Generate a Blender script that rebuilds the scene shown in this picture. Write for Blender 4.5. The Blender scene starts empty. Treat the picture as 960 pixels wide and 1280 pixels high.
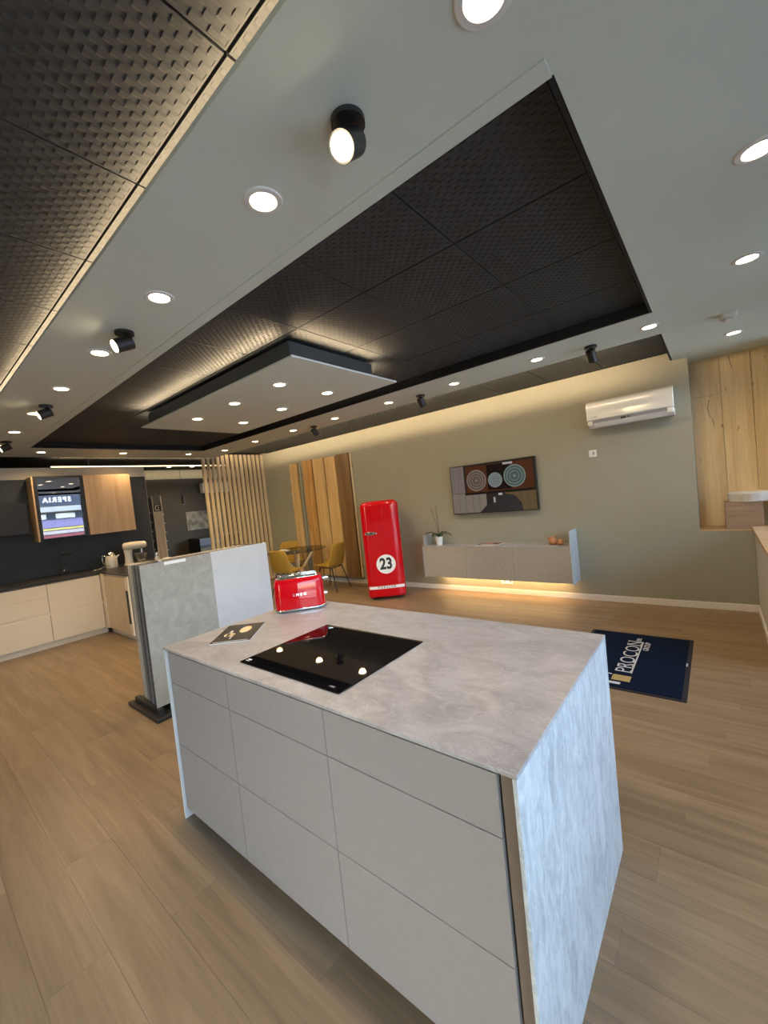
import bpy, bmesh, math, random
from mathutils import Vector, Matrix, Euler
random.seed(7)
SC = bpy.context.scene
COL = SC.collection
PI = math.pi

# ------------------------------------------------------------------ camera
CAMH = 1.6
F_PX = 507.86
yaw, pit, rol = .68703, -.0396, -.105187
fw = Vector((-math.sin(yaw)*math.cos(pit), math.cos(yaw)*math.cos(pit), math.sin(pit)))
r0 = Vector((math.cos(yaw), math.sin(yaw), 0)); u0 = r0.cross(fw)
rt = r0*math.cos(rol) + u0*math.sin(rol); up = -r0*math.sin(rol) + u0*math.cos(rol)
cd = bpy.data.cameras.new('camera'); cam = bpy.data.objects.new('camera', cd); COL.objects.link(cam)
cd.sensor_fit = 'HORIZONTAL'; cd.sensor_width = 36; cd.lens = F_PX/960*36; cd.clip_start = .02; cd.clip_end = 300
m = Matrix((rt, up, -fw)).transposed().to_4x4(); m.translation = (0, 0, CAMH); cam.matrix_world = m
SC.camera = cam

# ------------------------------------------------------------------ world, exposure
w = bpy.data.worlds.new('sky'); SC.world = w; w.use_nodes = True
nt = w.node_tree; bg = nt.nodes['Background']
sky = nt.nodes.new('ShaderNodeTexSky'); sky.sky_type = 'NISHITA'; sky.sun_disc = False
sky.sun_elevation = math.radians(38); sky.sun_rotation = math.radians(200); sky.air_density = 1.2; sky.dust_density = 1.5
nt.links.new(sky.outputs[0], bg.inputs['Color'])
SKY_STRENGTH = 3.4
DOWNLIGHT_W = 38
COVE_W = 1.0
bg.inputs['Strength'].default_value = SKY_STRENGTH
sun = bpy.data.lights.new('sun', 'SUN'); sun.energy = 3; sun.angle = math.radians(.6); sun.color = (1, .96, .9)
so = bpy.data.objects.new('sun', sun); COL.objects.link(so); so.rotation_euler = Vector((-.62, .25, .74)).to_track_quat('Z', 'Y').to_euler()
SC.view_settings.view_transform = 'Standard'
SC.view_settings.look = 'None'; SC.view_settings.gamma = 1
SC.view_settings.use_curve_mapping = False
SC.view_settings.exposure = 0.0
SC.cycles.max_bounces = 8; SC.cycles.diffuse_bounces = 5; SC.cycles.glossy_bounces = 4
SC.cycles.sample_clamp_indirect = 6; SC.cycles.use_denoising = True
SC.cycles.caustics_reflective = False; SC.cycles.caustics_refractive = False

WARM = (1.0, .69, .35)
WARMCOVE = (1.0, .73, .44)

# ------------------------------------------------------------------ materials
def mat(name, col, rough=.5, metal=0., emit=None, es=0., spec=.5, coat=0., trans=0., ior=1.45):
    M = bpy.data.materials.new(name); M.use_nodes = True
    b = M.node_tree.nodes['Principled BSDF']
    b.inputs['Base Color'].default_value = (*col, 1); b.inputs['Roughness'].default_value = rough
    b.inputs['Metallic'].default_value = metal; b.inputs['Specular IOR Level'].default_value = spec
    b.inputs['Coat Weight'].default_value = coat; b.inputs['Coat Roughness'].default_value = .03
    b.inputs['Transmission Weight'].default_value = trans; b.inputs['IOR'].default_value = ior
    if emit: b.inputs['Emission Color'].default_value = (*emit, 1); b.inputs['Emission Strength'].default_value = es
    return M
def N(M, t, **kw):
    n = M.node_tree.nodes.new(t)
    for k, v in kw.items():
        if k in n.inputs: n.inputs[k].default_value = v
        else: setattr(n, k, v)
    return n
def L(M, a, b): M.node_tree.links.new(a, b)
def bsdf(M): return M.node_tree.nodes['Principled BSDF']
def coords(M, scale=(1, 1, 1), rot=(0, 0, 0), kind='Object', rand=False):
    tc = N(M, 'ShaderNodeTexCoord'); mp = N(M, 'ShaderNodeMapping')
    mp.inputs['Scale'].default_value = scale; mp.inputs['Rotation'].default_value = rot
    src = tc.outputs[kind]
    if rand:
        oi = N(M, 'ShaderNodeObjectInfo'); ml = N(M, 'ShaderNodeVectorMath', operation='MULTIPLY_ADD')
        L(M, oi.outputs['Random'], ml.inputs[0]); ml.inputs[1].default_value = (37, 53, 71); L(M, src, ml.inputs[2]); src = ml.outputs[0]
    L(M, src, mp.inputs[0]); return mp.outputs[0]
def ramp(M, fac, stops):
    r = N(M, 'ShaderNodeValToRGB'); e = r.color_ramp.elements
    while len(e) < len(stops): e.new(.5)
    for i, (p, c) in enumerate(stops): e[i].position = p; e[i].color = (*c, 1)
    L(M, fac, r.inputs[0]); return r.outputs[0]
def bump(M, h, strength=.2, dist=.002):
    b = N(M, 'ShaderNodeBump'); b.inputs['Strength'].default_value = strength; b.inputs['Distance'].default_value = dist
    L(M, h, b.inputs['Height']); L(M, b.outputs[0], bsdf(M).inputs['Normal'])
def mixc(M, fac, a, b, mode='MIX'):
    x = N(M, 'ShaderNodeMix', data_type='RGBA', blend_type=mode)
    if isinstance(fac, (int, float)): x.inputs[0].default_value = fac
    else: L(M, fac, x.inputs[0])
    for s, v in ((6, a), (7, b)):
        if isinstance(v, tuple): x.inputs[s].default_value = (*v, 1)
        else: L(M, v, x.inputs[s])
    return x.outputs[2]

def wood(name, dark, light, along=0, rough=.45, rand=True, knots=False, fine=1., obrand=.0):
    """procedural wood; grain runs along axis `along`"""
    M = mat(name, light, rough)
    s = [14*fine, 14*fine, 14*fine]; s[along] = .9*fine
    v = coords(M, tuple(s), rand=rand)
    n = N(M, 'ShaderNodeTexNoise'); n.inputs['Scale'].default_value = 1.; n.inputs['Detail'].default_value = 6; n.inputs['Distortion'].default_value = .6
    L(M, v, n.inputs['Vector'])
    c = ramp(M, n.outputs[0], [(.3, dark), (.7, light)])
    s2 = [120*fine]*3; s2[along] = 4
    v2 = coords(M, tuple(s2), rand=rand); n2 = N(M, 'ShaderNodeTexNoise'); n2.inputs['Scale'].default_value = 1.; L(M, v2, n2.inputs['Vector'])
    g = ramp(M, n2.outputs[0], [(.3, (.80, .78, .76)), (.6, (1, 1, 1))])
    c = mixc(M, .6, c, g, 'MULTIPLY')
    if knots:
        s3 = [9]*3; s3[along] = 4.2
        v3 = coords(M, tuple(s3), rand=rand); vo = N(M, 'ShaderNodeTexVoronoi'); vo.inputs['Scale'].default_value = 1.; nz = N(M, 'ShaderNodeTexNoise'); nz.inputs['Scale'].default_value = 3; L(M, v3, nz.inputs['Vector']); ad = N(M, 'ShaderNodeMix', data_type='RGBA', blend_type='ADD'); ad.inputs[0].default_value = .35; L(M, v3, ad.inputs[6]); L(M, nz.outputs['Color'], ad.inputs[7]); L(M, ad.outputs[2], vo.inputs['Vector'])
        k = ramp(M, vo.outputs['Distance'], [(.03, (.22, .12, .05)), (.07, (.7, .55, .38)), (.13, (1, 1, 1))])
        c = mixc(M, .85, c, k, 'MULTIPLY')
    if obrand:
        oi = N(M, 'ShaderNodeObjectInfo')
        rr = ramp(M, oi.outputs['Random'], [(0, (1-obrand, 1-obrand*1.08, 1-obrand*1.15)), (1, (1, 1, 1))])
        c = mixc(M, 1., c, rr, 'MULTIPLY')
    L(M, c, bsdf(M).inputs['Base Color']); bump(M, n2.outputs[0], .12, .001)
    return M
def stone(name, a, b, vein, scale=2.5, rough=.4, stretch=(1, 1, 1), vk=.28):
    M = mat(name, a, rough)
    v = coords(M, stretch)
    n = N(M, 'ShaderNodeTexNoise'); n.inputs['Scale'].default_value = scale; n.inputs['Detail'].default_value = 9; n.inputs['Roughness'].default_value = .62; n.inputs['Distortion'].default_value = 1.2
    L(M, v, n.inputs['Vector']); c = ramp(M, n.outputs[0], [(.34, a), (.64, b)])
    n2 = N(M, 'ShaderNodeTexNoise'); n2.inputs['Scale'].default_value = scale*1.7; n2.inputs['Detail'].default_value = 8; n2.inputs['Distortion'].default_value = .9; n2.inputs['Roughness'].default_value = .68
    L(M, v, n2.inputs['Vector'])
    k = ramp(M, n2.outputs[0], [(.465, (0, 0, 0)), (.5, (1, 1, 1)), (.51, (0, 0, 0))])
    c = mixc(M, mixfac(M, k, vk), c, vein)
    L(M, c, bsdf(M).inputs['Base Color']); return M
def mixfac(M, colout, k):
    q = N(M, 'ShaderNodeMath', operation='MULTIPLY'); L(M, colout, q.inputs[0]); q.inputs[1].default_value = k; return q.outputs[0]
def mottled(name, a, b, scale=6, rough=.6, spec=.5, bumpy=0.):
    M = mat(name, a, rough, spec=spec)
    n = N(M, 'ShaderNodeTexNoise'); n.inputs['Scale'].default_value = scale; n.inputs['Detail'].default_value = 6
    L(M, coords(M), n.inputs['Vector']); L(M, ramp(M, n.outputs[0], [(.3, a), (.7, b)]), bsdf(M).inputs['Base Color'])
    if bumpy: bump(M, n.outputs[0], bumpy, .001)
    return M

MA = {}
MA['soffit'] = mottled('grey_soffit_paint', (.63, .69, .61), (.65, .71, .63), 3, .55)
MA['wall'] = mottled('khaki_wall_paint', (.30, .295, .24), (.315, .31, .25), 2.5, .6)
MA['roomwall'] = mottled('brown_wall_paint', (.055, .045, .035), (.065, .053, .04), 2.5, .7)
MA['tile'] = mottled('charcoal_tile', (.031, .036, .038), (.040, .045, .048), 9, .62, bumpy=.2)
MA['black'] = mottled('black_board', (.006, .006, .007), (.009, .009, .010), 9, .7)
MA['floor'] = wood('oak_floor', (.195, .137, .084), (.305, .222, .143), 0, .36, True, obrand=.09, fine=1.0)
MA['floorbase'] = mottled('floor_joint', (.20, .14, .09), (.24, .17, .11), 9, .6)
MA['oakv'] = wood('oak_veneer', (.46, .31, .18), (.60, .43, .27), 2, .5)
MA['oakh'] = wood('oak_top', (.48, .33, .19), (.62, .45, .28), 0, .5)
MA['oakboard'] = wood('knotty_oak', (.80, .60, .36), (.92, .76, .50), 2, .55, knots=True, obrand=.12)
MA['plankpale'] = wood('pale_plank', (.55, .36, .15), (.74, .52, .25), 2, .55, obrand=.08)
MA['plankknot'] = wood('knotty_plank', (.42, .21, .06), (.66, .40, .15), 2, .55, knots=True)
MA['plankdark'] = wood('brown_plank', (.15, .085, .035), (.27, .16, .07), 2, .5)
MA['slat'] = wood('pine_slat', (.74, .58, .36), (.88, .74, .50), 2, .5, obrand=.1)
MA['beige'] = mottled('beige_lacquer', (.84, .74, .60), (.86, .76, .62), 2, .5)
MA['beigeoak'] = wood('pale_oak_door', (.62, .49, .34), (.70, .57, .41), 2, .5)
MA['lacquer'] = mottled('greige_lacquer', (.285, .265, .26), (.30, .28, .275), 30, .45, bumpy=.1)
MA['carcass'] = mottled('taupe_carcass', (.17, .14, .12), (.19, .155, .13), 8, .5)
MA['stone'] = stone('greige_stone', (.30, .29, .295), (.43, .42, .425), (.62, .61, .61), 4.2, .28, (1, 1.6, 1), .32)
MA['stoneend'] = stone('veined_stone_daylit', (.33, .37, .39), (.58, .62, .635), (.76, .79, .80), 4, .3, (5, 5, 1.7), .5)  # bluish tint of window daylight put into the stone colour
MA['edge'] = mat('white_edge', (.72, .72, .72), .4)
MA['concrete'] = stone('grey_concrete_tile', (.28, .27, .235), (.36, .345, .305), (.46, .45, .41), 7, .5)
MA['whiteslab'] = mottled('pale_grey_tile', (.50, .51, .53), (.55, .56, .58), 4, .5)
MA['slabdark'] = mottled('anthracite_slab', (.05, .048, .05), (.07, .067, .07), 8, .5)
MA['slabbeige'] = mottled('beige_slab', (.42, .36, .29), (.48, .42, .34), 8, .5)
MA['slabgrey'] = mottled('mid_grey_slab', (.16, .145, .14), (.2, .185, .175), 8, .5)
MA['blackmetal'] = mottled('black_metal', (.015, .015, .016), (.02, .02, .021), 20, .4)
MA['blackstone'] = mottled('black_worktop', (.02, .02, .022), (.03, .03, .033), 12, .35)
MA['splash'] = mottled('dark_backsplash', (.018, .022, .026), (.030, .035, .041), 3, .5)
MA['glassblack'] = mat('black_ceramic_glass', (.004, .004, .005), .02, spec=.5)
MA['smoke'] = mat('smoked_mirror_glass', (.27, .27, .28), .015, 1.)
MA['chrome'] = mat('chrome', (.85, .85, .86), .07, 1.)
MA['steel'] = mat('steel', (.55, .55, .56), .25, 1.)
MA['red'] = mat('glossy_red_enamel', (.50, .001, .006), .32, coat=.75, spec=.05)
MA['white'] = mat('white_plastic', (.78, .78, .76), .35)
MA['whitegloss'] = mat('glossy_white_enamel', (.84, .85, .82), .15, coat=.6)
MA['cream'] = mat('cream_enamel', (.70, .64, .53), .15, coat=.6)
MA['inkblack'] = mat('black_ink', (.012, .012, .014), .5)
MA['inkgrey'] = mat('grey_ink', (.25, .26, .28), .5)
MA['navy'] = mottled('navy_carpet', (.002, .007, .022), (.004, .011, .032), 150, .95, spec=.1, bumpy=.5)
MA['navyrub'] = mat('navy_rubber', (.006, .008, .018), .6)
MA['matwhite'] = mottled('pale_carpet_print', (.48, .50, .58), (.56, .58, .64), 200, .95, spec=.1)
MA['gold'] = mottled('gold_carpet_print', (.32, .25, .11), (.38, .30, .14), 200, .95, spec=.1)
MA['mustard'] = mottled('mustard_fabric', (.40, .24, .03), (.48, .30, .045), 60, .75, bumpy=.3)
MA['clear'] = mat('clear_glass', (.9, .95, .94), .0, trans=1., ior=1.45)
def thin_glass(name):
    M = bpy.data.materials.new(name); M.use_nodes = True; t_ = M.node_tree; t_.nodes.clear()
    o = t_.nodes.new('ShaderNodeOutputMaterial'); mx = t_.nodes.new('ShaderNodeMixShader'); fr = t_.nodes.new('ShaderNodeFresnel'); fr.inputs[0].default_value = 1.45
    a = t_.nodes.new('ShaderNodeBsdfTransparent'); b = t_.nodes.new('ShaderNodeBsdfGlossy'); b.inputs['Roughness'].default_value = .01; a.inputs[0].default_value = (.95, .97, .96, 1)
    t_.links.new(fr.outputs[0], mx.inputs[0]); t_.links.new(a.outputs[0], mx.inputs[1]); t_.links.new(b.outputs[0], mx.inputs[2]); t_.links.new(mx.outputs[0], o.inputs[0]); return M
MA['pane'] = thin_glass('window_glass')
MA['green'] = mottled('orchid_leaf', (.02, .055, .015), (.035, .08, .02), 12, .4)
MA['stem'] = mat('orchid_stem', (.09, .045, .02), .5)
MA['copper'] = mottled('copper_ceramic', (.42, .17, .07), (.5, .22, .10), 20, .35)
MA['plinthwood'] = wood('walnut_block', (.30, .20, .14), (.38, .27, .19), 0, .5)
MA['lamp'] = mat('lit_diffuser', (1, .9, .7), .5, emit=(1., .80, .50), es=22)
MA['lampring'] = mat('lamp_ring', (.75, .74, .70), .4)
MA['led'] = mat('led_strip', (1, .8, .5), .5, emit=(1., .72, .38), es=6)
MA['grass'] = mat('outside_pavement', (.30, .30, .30), .9)
MA['facade'] = mottled('outside_facade', (.30, .31, .33), (.36, .37, .38), 1, .8)
MA['darkface'] = mat('outside_fascia', (.04, .05, .08), .6)
MA['page'] = mat('paper', (.75, .73, .70), .6)

# ------------------------------------------------------------------ mesh helpers
def rbox(bm, x0, x1, y0, y1, z0, z1, mi=0):
    vs = [bm.verts.new((x, y, z)) for x in (x0, x1) for y in (y0, y1) for z in (z0, z1)]
    fs = []
    for q in ((0, 1, 3, 2), (4, 6, 7, 5), (0, 4, 5, 1), (2, 3, 7, 6), (0, 2, 6, 4), (1, 5, 7, 3)):
        f = bm.faces.new([vs[i] for i in q]); f.material_index = mi; fs.append(f)
    return vs
def cyl(bm, c, r, h, seg=24, axis='Z', r2=None, mi=0):
    r2 = r if r2 is None else r2
    R = {'Z': Matrix(), 'X': Matrix.Rotation(PI/2, 4, 'Y'), 'Y': Matrix.Rotation(-PI/2, 4, 'X')}[axis] if isinstance(axis, str) else Vector(axis).to_track_quat('Z', 'Y').to_matrix().to_4x4()
    g = bmesh.ops.create_cone(bm, cap_ends=True, cap_tris=False, segments=seg, radius1=r, radius2=r2, depth=h, matrix=Matrix.Translation(c) @ R)
    for v in g['verts']:
        for f in v.link_faces: f.material_index = mi
    return g['verts']
def bar(bm, a, b, r, seg=8, r2=None):
    a, b = Vector(a), Vector(b); d = b-a
    return cyl(bm, (a+b)/2, r, d.length, seg, d, r2)
def lathe(bm, prof, seg=32, c=(0, 0, 0), close=False):
    rings = []
    for r, z in prof:
        if r < 1e-5: rings.append([bm.verts.new((c[0], c[1], c[2]+z))])
        else: rings.append([bm.verts.new((c[0]+r*math.cos(2*PI*i/seg), c[1]+r*math.sin(2*PI*i/seg), c[2]+z)) for i in range(seg)])
    for a, b in zip(rings, rings[1:]):
        for i in range(seg):
            j = (i+1) % seg
            if len(a) == 1 and len(b) > 1: bm.faces.new((a[0], b[j], b[i]))
            elif len(b) == 1 and len(a) > 1: bm.faces.new((a[i], a[j], b[0]))
            elif len(a) > 1: bm.faces.new((a[i], a[j], b[j], b[i]))
def tube(bm, pts, r, seg=8, r_end=None):
    pts = [Vector(p) for p in pts]; rings = []; ref = Vector((0.13, .21, .97))
    for i, p in enumerate(pts):
        t = (pts[min(i+1, len(pts)-1)]-pts[max(i-1, 0)]).normalized()
        a = t.cross(ref)
        if a.length < .05: a = t.cross(Vector((1, 0, 0)))
        a.normalize(); b = t.cross(a); rr = r if r_end is None else r+(r_end-r)*i/(len(pts)-1)
        rings.append([bm.verts.new(p+rr*(a*math.cos(2*PI*k/seg)+b*math.sin(2*PI*k/seg))) for k in range(seg)])
    for A, B in zip(rings, rings[1:]):
        for k in range(seg): bm.faces.new((A[k], A[(k+1) % seg], B[(k+1) % seg], B[k]))
    bm.faces.new(rings[0][::-1]); bm.faces.new(rings[-1])
def prism(bm, pts, z0, z1):
    a = [bm.verts.new((x, y, z0)) for x, y in pts]; b = [bm.verts.new((x, y, z1)) for x, y in pts]
    bm.faces.new(a[::-1]); bm.faces.new(b); n = len(pts)
    for i in range(n): bm.faces.new((a[i], a[(i+1) % n], b[(i+1) % n], b[i]))
    return a+b
def rounded(w, d, r, n=6, c=(0, 0)):
    pts = []
    for sx, sy, a0 in ((1, 1, 0), (-1, 1, PI/2), (-1, -1, PI), (1, -1, 1.5*PI)):
        for k in range(n+1):
            a = a0+k/n*PI/2; pts.append((c[0]+sx*(w/2-r)+r*math.cos(a), c[1]+sy*(d/2-r)+r*math.sin(a)))
    return pts
def xf(verts, M):
    for v in verts: v.co = M @ v.co
def link(name, bm, mats, parent=None, smooth=None, bevel=0., loc=None, rz=0., seg=2):
    bmesh.ops.recalc_face_normals(bm, faces=bm.faces[:])
    me = bpy.data.meshes.new(name); bm.to_mesh(me); bm.free()
    for mm in (mats if isinstance(mats, (list, tuple)) else [mats]): me.materials.append(MA[mm] if isinstance(mm, str) else mm)
    o = bpy.data.objects.new(name, me); COL.objects.link(o)
    if parent: o.parent = parent
    if loc: o.location = loc
    if rz: o.rotation_euler.z = rz
    if bevel:
        b = o.modifiers.new('bevel', 'BEVEL'); b.width = bevel; b.segments = seg; b.limit_method = 'ANGLE'; b.angle_limit = math.radians(40)
        b.harden_normals = False
    if smooth:
        for p in me.polygons: p.use_smooth = True
        me.set_sharp_from_angle(angle=math.radians(smooth))
    return o
def B(name, mats, parent, x0, x1, y0, y1, z0, z1, bevel=0., **kw):
    bm = bmesh.new(); rbox(bm, x0, x1, y0, y1, z0, z1); return link(name, bm, mats, parent, bevel=bevel, **kw)
def tag(o, label, cat, group=None, kind=None):
    o['label'] = label; o['category'] = cat
    if group: o['group'] = group
    if kind: o['kind'] = kind
    return o
def thing(name, label, cat, loc=(0, 0, 0), rz=0., group=None):
    o = bpy.data.objects.new(name, None); COL.objects.link(o); o.location = loc; o.rotation_euler.z = rz; o.empty_display_size = .1
    return tag(o, label, cat, group)
def structure(o): o['kind'] = 'structure'; return o
def copy_tree(o, parent=None):
    c = o.copy(); COL.objects.link(c)
    if parent: c.parent = parent
    for ch in [x for x in KIDS.get(o.name, [])]: copy_tree(ch, c)
    return c
KIDS = {}
def index_kids():
    KIDS.clear()
    for o in bpy.data.objects:
        if o.parent: KIDS.setdefault(o.parent.name, []).append(o)
def text_mesh(name, s, size, material, parent, M, depth=.0006, offset=0., sx=1., align='CENTER', spacing=1.):
    cu = bpy.data.curves.new(name+'_c', 'FONT'); cu.body = s; cu.size = size; cu.extrude = depth; cu.offset = offset
    cu.align_x = align; cu.align_y = 'CENTER'; cu.space_character = spacing; cu.resolution_u = 4
    t = bpy.data.objects.new(name+'_t', cu); COL.objects.link(t)
    dg = bpy.context.evaluated_depsgraph_get(); me = bpy.data.meshes.new_from_object(t.evaluated_get(dg))
    bpy.data.objects.remove(t); bpy.data.curves.remove(cu)
    me.transform(Matrix.Diagonal((sx, 1, 1, 1))); me.materials.clear(); me.materials.append(MA[material] if isinstance(material, str) else material)
    me.transform(M)
    o = bpy.data.objects.new(name, me); COL.objects.link(o)
    if parent: o.parent = parent
    return o
def axes(xa, ya, org):
    xa, ya = Vector(xa).normalized(), Vector(ya).normalized(); za = xa.cross(ya)
    M = Matrix((xa, ya, za)).transposed().to_4x4(); M.translation = org; return M
def lamp(name, kind, loc, power, col=WARM, aim=None, **kw):
    l = bpy.data.lights.new(name, kind); l.energy = power; l.color = col
    for k, v in kw.items(): setattr(l, k, v)
    o = bpy.data.objects.new(name, l); COL.objects.link(o); o.location = loc
    if aim is not None: o.rotation_euler = (-Vector(aim)).to_track_quat('Z', 'Y').to_euler()
    return o

# ------------------------------------------------------------------ room shell
S = 2.74      # underside of the grey soffits
T = 2.83      # underside of the charcoal tiles
WY = 5.57     # long wall
XR = .62      # shop window plane
fl = structure(B('floor', 'floorbase', None, -11.2, XR+.1, -3.2, 7.0, -.15, -.003))
PLW, PLL = .195, 1.30
def plank_mesh(L_, W_):
    bm = bmesh.new(); rbox(bm, 0, L_, 0, W_, -.010, 0)
    me_o = link('plank', bm, 'floor', fl); bmesh_bevel(me_o, .0006); return me_o
def bmesh_bevel(o, wdt):
    bm = bmesh.new(); bm.from_mesh(o.data); top = [e for e in bm.edges if all(v.co.z > -.001 for v in e.verts)]
    bmesh.ops.bevel(bm, geom=top, offset=wdt, segments=1, affect='EDGES'); bm.to_mesh(o.data); bm.free()
pl0 = plank_mesh(PLL-.0004, PLW-.0004)
first = True; yy = .375-7*.195; row = 0
while yy < WY:
    x = -8.6 + (row*.53 % 1)*PLL*.98
    while x < XR+.02:
        if not (x > .05 and yy < -.4):
            if first: o = pl0; first = False
            else: o = pl0.copy(); COL.objects.link(o)
            o.location = (x, yy, 0)
            if yy+PLW > WY: o.scale.y = (WY+.02-yy)/PLW
            if x+PLL > XR+.08: o.scale.x = (XR+.08-x)/PLL
        x += PLL
    yy += PLW; row += 1

structure(B('ceiling', 'black', None, -11.2, XR+.1, -3.2, 7.0, T+.03, T+.15))
ceil = bpy.data.objects['ceiling']
# woven ceiling tile: basket weave of 2.6 cm cells, over and under strips
def tile_mesh():
    bm = bmesh.new(); n = 24; sz = .612; m_ = .006; p = (sz-2*m_)/n; a = .0016; sub = 3
    prof = [-.7, .7, .7, -.7]
    def h(k): return prof[k]*a
    for i in range(n):
        for j in range(n):
            x0 = m_+i*p; y0 = m_+j*p; even = (i+j) % 2 == 0
            # a plateau strip with sloping ends along x: even cells proud, odd cells sunken
            zz = -a if even else a*.55
            xs_ = (x0, x0+.2*p, x0+.8*p, x0+p); zs_ = (0, zz, zz, 0)
            g = [[bm.verts.new((xs_[k], y0+e*p, zs_[k])) for e in (0, 1)] for k in range(4)]
            for k in range(3): bm.faces.new((g[k][0], g[k+1][0], g[k+1][1], g[k][1]))
            if even:
                for e in (0, 1):
                    q = [bm.verts.new((xs_[k], y0+e*p, a*.6)) for k in range(4)]
                    for k in range(3): bm.faces.new((g[k][e], g[k+1][e], q[k+1], q[k]))
    # flat rim and sides
    for (x0, x1, y0, y1) in ((0, sz, 0, m_), (0, sz, sz-m_, sz), (0, m_, m_, sz-m_), (sz-m_, sz, m_, sz-m_)):
        rbox(bm, x0, x1, y0, y1, -.0005, .018)
    rbox(bm, m_, sz-m_, m_, sz-m_, .004, .006)
    me = bpy.data.meshes.new('ceiling_tile'); bm.to_mesh(me); bm.free(); me.materials.append(MA['tile']); return me
tm = tile_mesh(); G = .621
def put_tile(x, y, z=T):
    o = bpy.data.objects.new('ceiling_tile', tm); COL.objects.link(o); o.parent = ceil; o.location = (x+.0045, y+.0045, z)
for ix in range(-17, 2):
    for jy in range(-4, 9):
        x = -.953+ix*G; y = .70+jy*.6215
        cx, cy = x+G/2, y+G/2
        left = y < .70 and cx > -8.2 and cx < XR
        mid = x > -7.4 and x < -.3 and y > .9 and y < 3.7
        strip = x > -8.4 and x < -.3 and cy > 4.3 and y < WY-.1
        if jy == -4 and ix < -4: continue
        if left or mid or strip or (jy == 0 and left is False and -8.2 < cx < XR): put_tile(x, y)
# grey soffits, all at 2.74
bm = bmesh.new()
XL = -7.95
for (a, b, c, d) in ((XL, XR+.1, .685, 1.315), (-.29, XR+.1, 1.315, WY), (-.29, XR+.1, -3.1, .685), (XL, -.29, 3.72, 4.36), (XL, -7.1, 1.315, 3.72)):
    rbox(bm, a, b, c, d, S, S+.018)
sof = structure(link('ceiling_soffit', bm, 'soffit', None)); sof.name = 'trim_1'
o = B('trim_2', 'black', None, -7.1, -.29, 3.70, 3.72, S+.004, T+.03); structure(o)
o = B('trim_3', 'black', None, -.31, -.29, 1.32, 3.72, S+.004, T+.03); structure(o)
o = B('trim_4', 'black', None, -7.12, -7.1, 1.32, 3.72, S+.004, T+.03); structure(o)
o = B('trim_5', 'black', None, -7.1, -.29, 1.315, 1.33, S+.019, T+.03); structure(o)
o = B('trim_6', 'black', None, -.31, -.285, 4.36, WY, S+.004, T+.03); structure(o)
o = B('trim_7', 'soffit', None, -7.1, -.295, 1.25, 1.316, S-.004, S); structure(o)

# walls
structure(B('wall_back', 'wall', None, -8.1, -.16, WY, WY+.4, 0, T+.03)); structure(B('wall_niche', 'wall', None, -.16, XR+.1, WY, WY+.4, 0, .85))
wb = structure(B('wall_niche_back', 'wall', None, -.16, XR+.1, WY+.38, WY+.5, .85, T+.03))
o = B('trim_8', 'soffit', None, -.16, XR+.1, WY, WY+.4, S, T+.03); structure(o)
structure(B('baseboard_back', 'edge', None, -8.0, .28, WY-.014, WY, 0, .075, .003))
# oak boards lining the niche
x = -.16; k = 0
for wd in (.262, .257, .25, .03):
    o = B('oak_board', 'oakboard', wb, 0, wd-.003, 0, .022, 0, S-.862, .0015); o.location = (x, WY+.357, .862); x += wd
crk = MA['inkblack']
for (px, pts) in ((0, [(.155, 1.42), (.135, 1.34), (.15, 1.24), (.175, 1.21), (.185, 1.12)]), (0, [(.16, 1.45), (.175, 1.465)]), (1, [(.085, 1.86), (.09, 1.79), (.105, 1.72)])):
    x0 = -.16+(0 if px == 0 else .262); bm = bmesh.new()
    for i in range(len(pts)-1):
        (xa, za), (xb, zb) = pts[i], pts[i+1]; wd = .0035
        f = [bm.verts.new((x0+xa-wd, WY+.3562, .862+za)), bm.verts.new((x0+xa+wd, WY+.3562, .862+za)), bm.verts.new((x0+xb+wd*.7, WY+.3562, .862+zb)), bm.verts.new((x0+xb-wd*.7, WY+.3562, .862+zb))]
        bm.faces.new(f)
    link('wood_crack', bm, 'carcass', wb)
B('board_seam', 'plinthwood', wb, -.16, .1, WY+.3565, WY+.3568, 2.335, 2.338)
structure(B('trim_12', 'oakh', None, -.165, XR-.01, WY-.006, WY+.355, .85, .862, .001))
# kitchen partition, back room
structure(B('wall_left', 'soffit', None, -8.1, -7.95, -3.1, 3.02, 0, 2.575)); bpy.data.objects['wall_left'].data.materials[0] = mottled('kitchen_wall_paint', (.50, .45, .36), (.53, .48, .39), 3, .6)
structure(B('wall_far', 'roomwall', None, -11.2, -11.05, -3.2, 7.0, 0, T+.03))
structure(B('wall_side', 'roomwall', None, -11.2, -8.1, 6.9, 7.0, 0, T+.03))
structure(B('wall_glow_strip', 'wall', None, -11.05, -11.03, 2, 6.9, 2.62, T+.03))  # paler strip puts cove light into the colour of the upper wall
bm = bmesh.new(); rbox(bm, -11.2, -2.0, -3.2, -3.05, 0, T+.03); rbox(bm, -1.4, XR+.1, -3.2, -3.05, 0, T+.03); rbox(bm, -2.0, -1.4, -3.2, -3.05, S-.1, T+.03); structure(link('wall_front', bm, 'soffit'))  # unseen wall given pale paint to bounce light onto the drawers
win2 = structure(thing('fill_window', 'x', 'x'))  # unseen narrow window added behind the camera to brighten the island fronts
for q in ('label', 'category'): del win2[q]
B('glass_pane', 'pane', win2, -1.96, -1.44, -3.13, -3.124, .06, S-.14)
for x in (-2.0, -1.44): B('window_frame', 'blackmetal', win2, x, x+.04, -3.16, -3.08, 0, S-.1)
for z in (0, S-.14): B('window_rail', 'blackmetal', win2, -1.96, -1.44, -3.16, -3.08, z, z+.04)
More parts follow.
